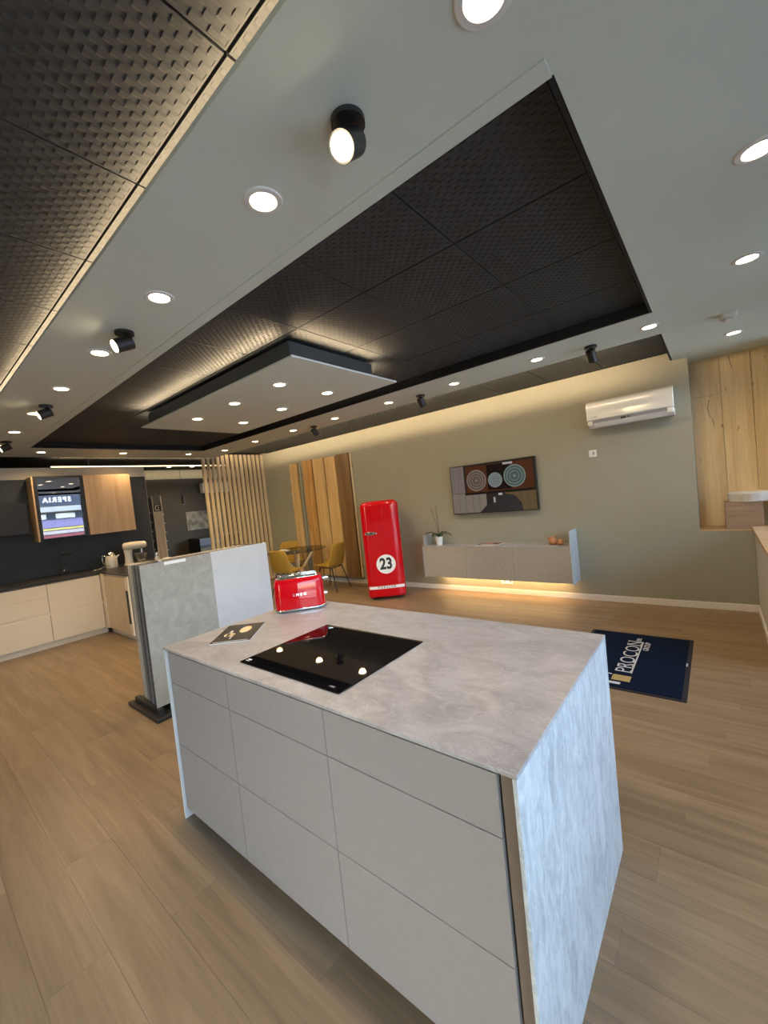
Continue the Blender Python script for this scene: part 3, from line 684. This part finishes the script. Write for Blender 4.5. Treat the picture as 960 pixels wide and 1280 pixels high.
# ------------------------------------------------------------------ slat screen
t = thing('slat_screen', 'pale pine vertical slat screen standing between floor and ceiling before the back room', 'room divider', (-8.0, 4.16, 0))
ns = 14; sp = 1.38/(ns-1)
sm = None
for k in range(ns):
    y = k*sp; top = S if 4.16+y < 4.36 else T-.005
    if k < 2 or k == 2:
        bm = bmesh.new(); rbox(bm, -.025, .025, -.030, .030, .03, top)
        o = link('slat', bm, 'slat', t, bevel=.002)
        if k == 2: sm = o
    else: o = sm.copy(); COL.objects.link(o)
    o.location = (0, y, 0)
B('floor_rail', 'slat', t, -.07, .07, -.05, 1.40, 0, .03); 

# ------------------------------------------------------------------ wall planks
for i, (x0, x1, m_, top, lab) in enumerate([(-7.01, -6.75, 'plankpale', 2.47, 'yellow pale wood sample plank, leftmost on the khaki wall'), (-6.59, -6.285, 'plankknot', 2.485, 'knotty orange-brown sample plank, second from the left'), (-6.262, -5.935, 'plankpale', 2.475, 'wide plain pale sample plank in the middle of the wall planks'), (-5.912, -5.612, 'plankpale', 2.462, 'pale sample plank left of the dark brown one'), (-5.592, -5.25, 'plankdark', 2.475, 'dark brown wood sample plank, rightmost beside the red fridge')]):
    o = B('wood_plank', m_, None, 0, x1-x0-.012, 0, .03, 0, top-.12, .003); o.location = (x0, WY-.045, .12); tag(o, lab, 'plank', 'sample planks on the wall')
t = thing('plank_rack', 'thin dark rack with rails holding the sample planks to the wall', 'rack', (-6.13, WY-.014, 0))
B('rail', 'carcass', t, -.9, .93, 0, .013, 2.2, 2.24); B('rail', 'carcass', t, -.9, .93, 0, .013, .3, .34); B('foot_rail', 'carcass', t, -.9, .93, -.04, .013, .09, .118)
B('gap_shade_board', 'carcass', t, -.41, .895, .002, .012, .118, 2.44)  # its dark colour puts shadow lines into the gaps between planks
B('edge_post', 'slat', t, .90, .915, -.02, .012, .118, 2.45)
for x in (-.59, -.50): B('back_strip', 'wall', t, x, x+.05, -.012, -.001, .118, 2.40)

# ------------------------------------------------------------------ dining group
def chair(label, x, y, rz):
    t = thing('shell_chair', label, 'chair', (x, y, 0), rz, 'mustard chairs around the glass table')
    # shell: seat and back in one bent sheet, chair faces +x
    bm = bmesh.new(); nu, nv = 12, 14; gr = []
    path = []
    for i in range(nv+1):
        s = i/nv
        if s < .5: q = s/.5; path.append((.22-.40*q, .455-.02*math.sin(q*PI*.6), .23+.01*math.sin(q*PI)))
        else:
            q = (s-.5)/.5; path.append((-.18-.055*math.sin(q*PI/2)-.05*q, .437+.42*q**1.0*(1 if q > .0 else 1), .235-.05*q*q))
    for i, (px, pz, wd) in enumerate(path):
        row = []
        for j in range(nu+1):
            v = j/nu*2-1; curl = .035*abs(v)**3
            fr = .93 if i in (0, nv) else 1
            s = i/nv
            row.append(bm.verts.new((px+(curl*1.3 if s >= .5 else 0), v*wd*fr, pz+(curl if s < .5 else 0))))
        gr.append(row)
    for i in range(nv):
        for j in range(nu): bm.faces.new((gr[i][j], gr[i][j+1], gr[i+1][j+1], gr[i+1][j]))
    o = link('shell', bm, 'mustard', t, smooth=80)
    md = o.modifiers.new('thick', 'SOLIDIFY'); md.thickness = .022; md = o.modifiers.new('sub', 'SUBSURF'); md.levels = 1; md.render_levels = 1
    for sx in (-1, 1):
        for sy in (-1, 1):
            bm = bmesh.new(); bar(bm, (sx*.13-.02, sy*.15, .43), (sx*.24-.02, sy*.22, 0), .011, 10, .008); link('leg', bm, 'blackmetal', t, smooth=40)
    bm = bmesh.new(); tube(bm, [(.11, .15, .428), (-.15, .15, .418), (-.15, -.15, .418), (.11, -.15, .428)], .008, 8); link('seat_frame', bm, 'blackmetal', t, smooth=50)
    return t
chair('mustard shell chair seen from behind left of the red toaster', -5.95, 4.42, math.radians(100))
chair('mustard shell chair on the far side of the glass table facing the camera', -6.82, 5.17, math.radians(-35))
chair('mustard shell chair in side view right of the glass table', -5.52, 5.02, math.radians(190))
t = thing('glass_table', 'round clear glass dining table on crossed light wood legs', 'table', (-6.25, 4.88, 0))
bm = bmesh.new(); cyl(bm, (0, 0, .745), .56, .010, 56); link('glass_top', bm, 'pane', t)
bm = bmesh.new(); lathe(bm, [(.559, .74), (.563, .742), (.563, .748), (.559, .75)], 56); link('rim', bm, 'blackmetal', t, smooth=60)
for k in range(4):
    a = PI/4+k*PI/2; bm = bmesh.new(); p0 = Vector((.34*math.cos(a), .34*math.sin(a), .739)); p1 = Vector((-.08*math.cos(a), -.08*math.sin(a), .38))*1; p2 = Vector((.34*math.cos(a+.5), .34*math.sin(a+.5), 0))
    bar(bm, (.33*math.cos(a), .33*math.sin(a), .738), (.06*math.cos(a), .06*math.sin(a), .36), .022, 10); bar(bm, (.06*math.cos(a), .06*math.sin(a), .36), (.32*math.cos(a), .32*math.sin(a), 0), .022, 10, .016)
    link('leg', bm, 'slat', t, smooth=40)
bm = bmesh.new(); cyl(bm, (0, 0, .36), .075, .05, 20); link('hub', bm, 'slat', t, smooth=40)
t = thing('plate', 'white plate with bowl on the glass dining table', 'plate', (-6.33, 4.62, .7505))
bm = bmesh.new(); lathe(bm, [(0, .0), (.07, .0), (.13, .014), (.135, .018), (.12, .016), (.07, .005), (0, .004)], 32); link('dish', bm, 'whitegloss', t, smooth=60)
bm = bmesh.new(); lathe(bm, [(0, .006), (.03, .006), (.07, .035), (.073, .04), (.066, .036), (.03, .012), (0, .011)], 28); link('bowl', bm, 'whitegloss', t, smooth=60)
t = thing('placemat', 'dark grey round placemat on the left of the glass table', 'placemat', (-6.62, 4.76, .7505))
bm = bmesh.new(); lathe(bm, [(0, 0), (.17, 0), (.17, .004), (0, .004)], 32); link('disc', bm, 'slabdark', t)

# ------------------------------------------------------------------ fridge
ang = math.atan2(.372, .451)
FW, FH, FD = .585, 1.53, .58
cx, cy = -4.0, 4.76; nrm = Vector((.637, -.77, 0))
t = thing('retro_fridge', 'tall glossy red rounded retro fridge with the number 23, standing askew', 'fridge', (cx, cy, 0), ang)
# local frame: +x to the right along the front, front face at y=0, body goes to +y
def rounded_block(bm, w, h, d0, d1, r, bulge, z0):
    """front-rounded slab: outline in xz with corner radius, depth from y=d0 (front) to d1"""
    n = 7; out = []
    for sx, sz, a0 in ((1, 1, 0), (-1, 1, PI/2), (-1, -1, PI), (1, -1, 1.5*PI)):
        rr_ = r if sz > 0 else r*.55
        for k in range(n+1):
            a = a0+k/n*PI/2; out.append((sx*(w/2-rr_)+rr_*math.cos(a), z0+h/2+sz*(h/2-rr_)+rr_*math.sin(a)))
    rings = []
    for q, y in ((0, d1), (0, d0+.03), (.006, d0+.015), (.016, d0+.005), (.03, d0)):
        rings.append([bm.verts.new((x*(1-2*q/w), y-(bulge*(1-(2*x/w)**2) if y < d0+.03 else 0), z0+h/2+(z-z0-h/2)*(1-2*q/h))) for x, z in out])
    for A, B_ in zip(rings, rings[1:]):
        for i in range(len(A)): bm.faces.new((A[i], A[(i+1) % len(A)], B_[(i+1) % len(A)], B_[i]))
    bm.faces.new(rings[0])
    # front: rows of strips so the bulge is smooth
    ro = rings[-1]; m_ = len(ro)//2
    return ro
bm = bmesh.new(); ro = rounded_block(bm, FW, FH-.03, .075, FD, .09, 0, .03); bm.faces.new(ro); link('cabinet', bm, 'red', t, smooth=45)
def door_mesh():
    # cross-section: curved front, swept up with rounded top
    bm = bmesh.new(); nx, nz = 24, 40; z0, z1 = .045, FH
    rows_ = []
    def halfw(z):
        R = .09; d = z1-z
        if d < R: return FW/2-R+math.sqrt(max(0, R*R-(R-d)**2))
        d = z-z0; R = .04
        if d < R: return FW/2-R+math.sqrt(max(0, R*R-(R-d)**2))
        return FW/2
    zs = [z0+.04*(1-math.cos(k/8*PI/2)) for k in range(9)]+[z0+.04+(z1-z0-.13)*k/20 for k in range(1, 21)]+[z1-.09+.09*math.sin(k/10*PI/2) for k in range(1, 11)]
    for z in zs:
        hw = max(halfw(z), .02); row = []
        for i in range(nx+1):
            u = i/nx*2-1; x = hw*math.sin(u*PI/2)
            e = abs(x)/(FW/2); ez = max(0, (z-(z1-.09))/.09)
            edge = .055*(1-math.sqrt(max(0, 1-max(0, (e-.72)/.28)**2)))+.05*(1-math.sqrt(max(0, 1-min(1, ez)**2)))
            eb = max(0, ((z0+.03)-z)/.03); edge += .02*eb*eb
            row.append(bm.verts.new((x, -.012*(1-e*e)+min(edge, .07), z)))
        rows_.append(row)
    for a, b in zip(rows_, rows_[1:]):
        for i in range(nx): bm.faces.new((a[i], a[i+1], b[i+1], b[i]))
    back = []
    loop = rows_[0][:] + [r[-1] for r in rows_[1:-1]] + rows_[-1][::-1] + [r[0] for r in rows_[-2:0:-1]]
    bl = [bm.verts.new((v.co.x, .072, v.co.z)) for v in loop]
    for i in range(len(loop)):
        j = (i+1) % len(loop); bm.faces.new((loop[i], bl[i], bl[j], loop[j]))
    bm.faces.new(bl)
    return bm
link('door', door_mesh(), 'red', t, smooth=60)
for sx in (-.22, .22):
    for sy in (.15, .5): bm = bmesh.new(); cyl(bm, (sx, sy, .015), .022, .03, 16); link('foot', bm, 'blackmetal', t)
def front_y(x): return -.012*(1-(x/(FW/2))**2)+.055*(1-math.sqrt(max(0, 1-max(0, (abs(x)/(FW/2)-.72)/.28)**2)))
# white roundel, band, numerals wrapped on the curved front
def wrapped_disc(bm, cx_, cz, r, off, seg=40):
    c = bm.verts.new((cx_, front_y(cx_)-off, cz)); prev = None; rings = []
    for rr_ in (r*.5, r):
        rings.append([bm.verts.new((cx_+rr_*math.cos(2*PI*k/seg), front_y(cx_+rr_*math.cos(2*PI*k/seg))-off, cz+rr_*math.sin(2*PI*k/seg))) for k in range(seg)])
    for k in range(seg):
        q = (k+1) % seg; bm.faces.new((c, rings[0][k], rings[0][q])); bm.faces.new((rings[0][k], rings[1][k], rings[1][q], rings[0][q]))
bm = bmesh.new(); wrapped_disc(bm, .022, .555, .148, .0015); link('number_roundel', bm, 'white', t)
bm = bmesh.new(); n = 24
a_ = [[bm.verts.new((x, front_y(x)-.0015, z)) for x in [(-.275+.55*k/n) for k in range(n+1)]] for z in (.178, .222)]
for k in range(n): bm.faces.new((a_[0][k], a_[0][k+1], a_[1][k+1], a_[1][k]))
link('white_band', bm, 'white', t)
def wrap(o, off):
    for v in o.data.vertices: v.co.y = front_y(v.co.x)-off-(.0004 if v.co.y < -.0003 else 0)
    return o
wrap(text_mesh('number', '23', .235, 'inkblack', t, axes((1, 0, 0), (0, 0, 1), (.022, 0, .555)), .0004, .009, .82, spacing=1.02), .002)
MA['darkred'] = mat('dark_red_ink', (.12, .004, .008), .4)
wrap(text_mesh('band_lettering', 'PORSCHE', .052, 'darkred', t, axes((1, 0, 0), (0, 0, 1), (0, 0, .200)), .0004, .0008, 1.0, spacing=1.35), .002)
bm = bmesh.new(); v = cyl(bm, (0, 0, 0), .085, .012, 36, 'Y'); xf(v, Matrix.Translation((-.165, front_y(-.165)-.006, 1.045)) @ Matrix.Diagonal((1, 1, .24, 1))); link('handle_plate', bm, 'inkblack', t, smooth=40)
bm = bmesh.new(); tube(bm, [(-.165+.088*math.cos(a), front_y(-.165)-.012, 1.045+.022*math.sin(a)) for a in [k*2*PI/32 for k in range(33)]], .005, 8); h = link('handle_rim', bm, 'chrome', t, smooth=60)
bm = bmesh.new(); tube(bm, [(-.225, front_y(-.2)-.012, 1.048), (-.205, front_y(-.2)-.02, 1.048), (-.125, front_y(-.13)-.02, 1.048), (-.105, front_y(-.1)-.012, 1.048)], .004, 8); link('handle', bm, 'chrome', t, smooth=60)
for k, z in enumerate((.35, 1.2)): B('hinge', 'chrome', t, FW/2-.004, FW/2+.008, .05, .08, z, z+.05, .002)

# ------------------------------------------------------------------ television
t = thing('television', 'black wall television showing pots seen from above, tilted in view over the sideboard', 'television', (-2.485, WY, 1.56))
B('housing', 'blackmetal', t, -.645, .645, -.075, -.03, -.362, .362, .004); B('wall_mount', 'blackmetal', t, -.2, .2, -.03, 0, -.15, .15)
TY = -.0762
def scr(name, cols_, shape):
    M = mat('screen_'+name, tuple(c*.35 for c in cols_), .2, emit=cols_, es=.42); bm = bmesh.new(); shape(bm); return link(name, bm, M, SCREEN)
SCREEN = B('screen', mat('screen_off', (.012, .010, .010), .12, emit=(.02, .014, .012), es=.6), t, -.635, .635, TY, -.075, -.352, .352)
def rect(a, b, c, d, k=0): return lambda bm: rbox(bm, a, b, TY-.0004-k*.0002, TY-.0001, c, d)
for i in range(4): scr('light_board', (.20+.02*(i % 2), .18, .175), rect(-.633+i*.055, -.633+i*.055+.053, -.05, .35))
for i in range(5): scr('pale_plank', (.24-.015*(i % 2), .205, .18), rect(-.633+i*.11, -.633+i*.11+.107, -.35, -.055))
for i in range(4): scr('brown_plank', (.14, .095, .045), rect(.20+i*.108, .20+i*.108+.105, -.35, -.09))
scr('drawer_base', (.085, .028, .012), rect(-.38, .615, -.055, .33, 0))
scr('drawer_shade', (.012, .006, .005), rect(-.05, .30, -.04, .325, 1))
def disc(cx_, cz, r, k): return lambda bm: cyl(bm, (cx_, TY-.0006-k*.0003, cz), r, .0004, 36, 'Y')
for i, (cx_, cz, r, c1, c2) in enumerate([(-.22, .12, .155, (.13, .10, .085), (.26, .22, .20)), (.07, .10, .105, (.16, .20, .22), (.33, .38, .40)), (.355, .13, .155, (.08, .12, .12), (.22, .29, .28))]):
    for k, (f, c) in enumerate([(1, c2), (.9, c1), (.72, c2), (.66, c1), (.45, c2), (.40, c1), (.12, c2)]): scr('pot_ring', c, disc(cx_, cz, r*f, k+1))
for (a, b, c, d) in ((-.42, .60, -.085, -.055),): scr('drawer_front', (.01, .008, .008), rect(a, b, c, d, 2))
scr('dark_hood', (.035, .034, .036), lambda bm: prism_xz(bm, [(-.16, -.35), (.44, -.35), (.40, -.20), (.30, -.11), (.10, -.10), (.0, -.18)], TY-.0012, TY-.0002)) if False else None
def prism_xz(bm, pts, y0, y1):
    a = [bm.verts.new((x, y0, z)) for x, z in pts]; b = [bm.verts.new((x, y1, z)) for x, z in pts]
    bm.faces.new(a); bm.faces.new(b[::-1]); n = len(pts)
    for i in range(n): bm.faces.new((a[i], b[i], b[(i+1) % n], a[(i+1) % n]))
scr('dark_cloth', (.03, .029, .031), lambda bm: prism_xz(bm, [(-.20, -.35), (.44, -.35), (.42, -.24), (.34, -.14), (.18, -.10), (.08, -.12), (.02, -.20), (-.06, -.22)], TY-.0012, TY-.0002))
scr('highlight', (.5, .5, .5), rect(.10, .16, -.12, -.09, 5)); scr('highlight', (.45, .45, .47), rect(.20, .34, .30, .33, 5)); scr('highlight', (.4, .4, .42), rect(.02, .05, -.22, -.14, 6))

# ------------------------------------------------------------------ wall sideboard
YF = 5.25
t = thing('hanging_sideboard', 'wall-hung greige sideboard with ribbed doors and raised stone ends', 'sideboard', (0, 0, 0))
B('body', 'beigeoak', t, -3.60, -1.43, YF+.02, WY-.001, .27, .735)
B('top', 'stone', t, -3.60, -1.43, YF, WY-.001, .735, .747)
B('end_panel', 'stoneend', t, -1.43, -1.415, YF-.004, WY-.001, .255, .93, .001); B('end_panel', 'stone', t, -3.635, -3.60, WY-.25, WY-.001, .735, .91, .001); B('end_panel', 'stone', t, -3.612, -3.601, YF-.004, WY-.001, .26, .747, .001)
dx = (-1.432+3.598)/3
MA['rib'] = mottled('greige_rib', (.43, .39, .33), (.45, .41, .35), 8, .5)
for i in range(3):
    x0 = -3.598+i*dx; d = B('door', 'rib', t, x0+.002, x0+dx-.002, YF+.008, YF+.018, .272, .733)
    bm = bmesh.new(); n = 36; p = (dx-.006)/n
    for k in range(n):
        a = x0+.003+k*p
        vs = [bm.verts.new((a+p*f, YF+.008-h_, z)) for z in (.273, .732) for f, h_ in ((.08, 0), (.2, .008), (.8, .008), (.92, 0))]
        for q in range(3): bm.faces.new((vs[q], vs[q+1], vs[q+5], vs[q+4]))
    rb = link('ribs', bm, 'rib', d); rb['kind'] = 'stuff'
bm = bmesh.new(); rbox(bm, -3.4, -1.6, 5.45, 5.47, .262, .2695); link('light_strip', bm, 'led', t)
lamp('sideboard_glow', 'AREA', (-2.5, 5.46, .258), 9, (1, .62, .27), (0, .25, -1), shape='RECTANGLE', size=1.9, size_y=.02)
# orchid
t = thing('potted_orchid', 'flowerless orchid with two bare stems in a white pot on the sideboard', 'potted plant', (-3.38, 5.40, .747))
bm = bmesh.new(); lathe(bm, [(0, 0), (.045, 0), (.062, .13), (.056, .13), (.05, .11), (0, .11)], 28); link('pot', bm, 'white', t, smooth=40)
for k, (a, ln, dr) in enumerate([(.1, .22, .03), (1.2, .16, .0), (2.7, .20, .05), (3.4, .22, -.01), (4.6, .17, .03), (5.5, .2, .02)]):
    bm = bmesh.new(); pr = []
    for i in range(9):
        s = i/8; wd = .028*math.sin(PI*min(1, s*.93+.07))**.6; r = ln*s; z = .12+.075*math.sin(s*PI*.8)-dr*s
        pr.append([bm.verts.new((r*math.cos(a)-v*wd*math.sin(a), r*math.sin(a)+v*wd*math.cos(a), z+abs(v)*.008)) for v in (-1, 0, 1)])
    for A, B_ in zip(pr, pr[1:]):
        for j in (0, 1): bm.faces.new((A[j], A[j+1], B_[j+1], B_[j]))
    o = link('leaf', bm, 'green', t, smooth=80); md = o.modifiers.new('t', 'SOLIDIFY'); md.thickness = .003
for pts in ([(0, 0, .11), (-.01, 0, .25), (-.04, -.01, .42), (-.085, -.02, .58)], [(.01, 0, .11), (.01, 0, .26), (0, 0, .45), (.0, -.01, .56), (.03, -.02, .62)]):
    bm = bmesh.new(); tube(bm, pts, .004, 6, .0025); link('flower_stem', bm, 'stem', t, smooth=60)
# magazines on sideboard
o = thing('magazine', 'closed magazine with grey cover at the bottom of the pile on the sideboard', 'magazine', (-2.55, 5.40, .7475), .1)
B('pages', 'page', o, -.16, .16, -.11, .11, 0, .008); B('cover', 'slabgrey', o, -.16, .16, -.11, .11, .0081, .0092)
o = thing('magazine', 'open leaning magazine with reddish cover on top of the sideboard pile', 'magazine', (-2.49, 5.39, .757), -.15)
B('pages', 'page', o, -.14, .14, -.10, .10, 0, .009); MA['rosy'] = mottled('rosy_cover', (.35, .16, .14), (.5, .3, .26), 15, .4); B('cover', 'rosy', o, -.14, .14, -.10, .10, .0091, .0102)
B('picture', 'inkblack', o, .01, .10, -.06, .06, .0103, .0106)
# copper ornaments
for i, (dx_, s, lab) in enumerate([(-1.66, 1., 'larger copper pear-shaped ornament at the right end of the sideboard'), (-1.56, .72, 'smaller copper ornament beside the larger one near the stone end')]):
    t = thing('copper_ornament', lab, 'ornament', (dx_, 5.37-.03*i, .747), 1.0*i, 'copper ornaments')
    bm = bmesh.new(); lathe(bm, [(0, 0), (.035*s, .002), (.058*s, .03*s), (.055*s, .06*s), (.032*s, .085*s), (.02*s, .1*s), (0, .105*s)], 24); link('body', bm, 'copper', t, smooth=70)
    bm = bmesh.new(); tube(bm, [(.01, 0, .085*s), (.03*s, 0, .11*s), (.055*s, 0, .135*s)], .014*s, 10, .003); link('beak', bm, 'copper', t, smooth=60)
    bm = bmesh.new(); tube(bm, [(-.03*s, 0, .07*s), (-.06*s, 0, .085*s), (-.085*s, 0, .12*s)], .016*s, 10, .004); link('tail', bm, 'copper', t, smooth=60)

# ------------------------------------------------------------------ sockets, air conditioner
def socket(label, x, z, n, dark=False):
    t = thing('wall_socket', label, 'socket', (x, WY, z))
    w2 = .043*n; B('plate', 'white', t, -w2, w2, -.010, 0, -.043, .043, .002)
    for k in range(n):
        xc = -w2+.043+k*.086
        bm = bmesh.new(); cyl(bm, (xc+(.0), -.0105, 0), .021, .003, 24, 'Y'); link('insert', bm, 'inkgrey' if not (dark and k == n-1) else 'inkblack', t)
        bm = bmesh.new(); rbox(bm, xc-.019, xc+.0, -.013, -.0105, -.019, .019); link('cover_flap', bm, 'white', t)
socket('single white wall socket below the air conditioner', -1.15, 1.848, 1)
socket('double white wall socket under the ribbed sideboard', -2.41, .19, 2, True)
t = thing('air_conditioner', 'white split air conditioner wrapped in film on the khaki wall', 'air conditioner', (-.72, WY, 2.30))
bm = bmesh.new(); hw = .425
sec = [(0, .155), (-.11, .155), (-.17, .148), (-.20, .125), (-.21, .08), (-.21, -.06), (-.205, -.075)]
def extr(bm, sec, x0, x1):
    a = [bm.verts.new((x0, y, z)) for y, z in sec]; b = [bm.verts.new((x1, y, z)) for y, z in sec]
    bm.faces.new(a); bm.faces.new(b[::-1]); n = len(sec)
    for i in range(n): bm.faces.new((a[i], b[i], b[(i+1) % n], a[(i+1) % n]))
extr(bm, sec+[(-.19, -.078), (0, -.078)], -hw, hw); link('front_cover', bm, 'whitegloss', t, smooth=35, bevel=.006)
bm = bmesh.new(); extr(bm, [(0, -.08), (-.185, -.08), (-.14, -.135), (-.09, -.155), (0, -.155)], -hw+.004, hw-.004); link('lower_body', bm, 'white', t, bevel=.004)
bm = bmesh.new(); extr(bm, [(-.20, -.108), (-.214, -.112), (-.165, -.160), (-.15, -.156)], -hw+.075, hw-.065)
link('louvre', bm, 'white', t, bevel=.002)
bm = bmesh.new(); rbox(bm, -hw+.07, hw-.06, -.2085, -.12, -.112, -.0795); link('air_slot', bm, 'inkgrey', t)
for sx in (-1, 1): bm = bmesh.new(); rbox(bm, sx*(hw-.035)-.028, sx*(hw-.035)+.028, -.207, -.16, -.135, -.08); link('corner_cap', bm, 'white', t, bevel=.01)
bm = bmesh.new(); rbox(bm, -.07, -.02, -.216, -.209, -.112, -.088); rbox(bm, 0, .012, -.216, -.209, -.110, -.086); link('louvre_clip', bm, 'inkblack', t)
text_mesh('lettering', 'midea', .030, 'inkgrey', t, axes((1, 0, 0), (0, 0, 1), (-.345, -.2105, -.040)), .0005, 0, 1.)

# ------------------------------------------------------------------ basin on block
t = thing('wood_block', 'square brown wood veneer block standing on the niche sill', 'plinth block', (.21, WY+.165, .862))
B('body', 'plinthwood', t, -.148, .148, -.15, .15, 0, .285, .002); B('side_veneer', 'lowwhite', t, .1485, .1495, -.149, .149, .001, .284)
t = thing('washbasin', 'round white fluted countertop basin on the wood block', 'washbasin', (.285, WY+.165, 1.1475))
bm = bmesh.new(); seg = 120; R_ = .20; rings = []
for z, r, fl_ in ((0, R_*.86, 0), (.004, R_*.93, 1), (.08, R_, 1), (.085, R_*1.005, 0), (.093, R_*1.0, 0), (.093, R_*.965, 0), (.06, R_*.93, 0), (.02, R_*.8, 0)):
    rings.append([bm.verts.new(((r-(.004 if (fl_ and k % 2) else 0))*math.cos(2*PI*k/seg), (r-(.004 if (fl_ and k % 2) else 0))*math.sin(2*PI*k/seg), z)) for k in range(seg)])
for A, B_ in zip(rings, rings[1:]):
    for i in range(seg): bm.faces.new((A[i], A[(i+1) % seg], B_[(i+1) % seg], B_[i]))
bm.faces.new(rings[0][::-1]); bm.faces.new(rings[-1]); link('bowl', bm, 'white', t, smooth=25)
bm = bmesh.new(); cyl(bm, (0, 0, .0225), .02, .003, 20); link('drain', bm, 'chrome', t)

# ------------------------------------------------------------------ door mat
t = thing('door_mat', 'navy carpet mat with white lettering and rubber edge on the floor', 'mat', (0, 0, .001))
MX0, MX1, MY0, MY1 = -1.06, -.232, 3.262, 4.488
B('rubber_border', 'navyrub', t, MX0, MX1, MY0, MY1, 0, .004, .001); B('pile', 'navy', t, MX0+.03, MX1-.03, MY0+.03, MY1-.03, .0041, .009, .002)
Z_ = .0093
PR = axes((0, 1, 0), (-1, 0, 0), (-.657, 3.92, Z_))
lt = text_mesh('lettering', 'PROCON', .172, 'matwhite', t, Matrix(), .0003, -.0012, .0001+1.0, spacing=1.0)
# fit to the measured extents: 0.70 long, 0.105 tall; add small serifs
xs = [v.co.x for v in lt.data.vertices]; ysx = [v.co.y for v in lt.data.vertices]
sx_ = .70/(max(xs)-min(xs)); sy_ = .108/(max(ysx)-min(ysx)); mx = (max(xs)+min(xs))/2; my = (max(ysx)+min(ysx))/2
for v in lt.data.vertices: v.co.x = (v.co.x-mx)*sx_; v.co.y = (v.co.y-my)*sy_
lt.data.transform(PR)
bm = bmesh.new()
for a, b in ((-.35, -.31), (-.232, -.192), (-.15, -.105), (.25, .29), (.31, .353)):
    rbox(bm, a, b, -.054, -.0485, -.0003, .0004)
for a, b in ((-.35, -.31), (-.232, -.192), (.245, .28), (.31, .353)): rbox(bm, a, b, .0485, .054, -.0003, .0004)
xf(bm.verts, PR); o = link('serifs', bm, 'matwhite', t); o['kind'] = 'stuff'
bm = bmesh.new(); rbox(bm, -.601, -.591, 3.56, 4.27, Z_-.0003, Z_+.0004); link('underline', bm, 'matwhite', t)
text_mesh('small_lettering', 'SRL', .052, 'matwhite', t, axes((0, 1, 0), (-1, 0, 0), (-.632, 4.325, Z_)), .0003, .0006, 1.)
text_mesh('small_lettering', 'GROUP', .06, 'matwhite', t, axes((0, 1, 0), (-1, 0, 0), (-.555, 4.17, Z_)), .0003, .0008, 1.)
bm = bmesh.new(); rbox(bm, -.71, -.585, 3.40, 3.50, Z_-.0003, Z_+.0004); link('gold_emblem', bm, 'gold', t)
bm = bmesh.new(); rbox(bm, -.80, -.64, 3.335, 3.37, Z_-.0003, Z_+.0004); rbox(bm, -.80, -.72, 3.49, 3.505, Z_-.0003, Z_+.0004); link('white_emblem', bm, 'matwhite', t)
B('edge_tag', 'matwhite', t, -.262, -.25, 3.86, 3.92, .0095, .0099)
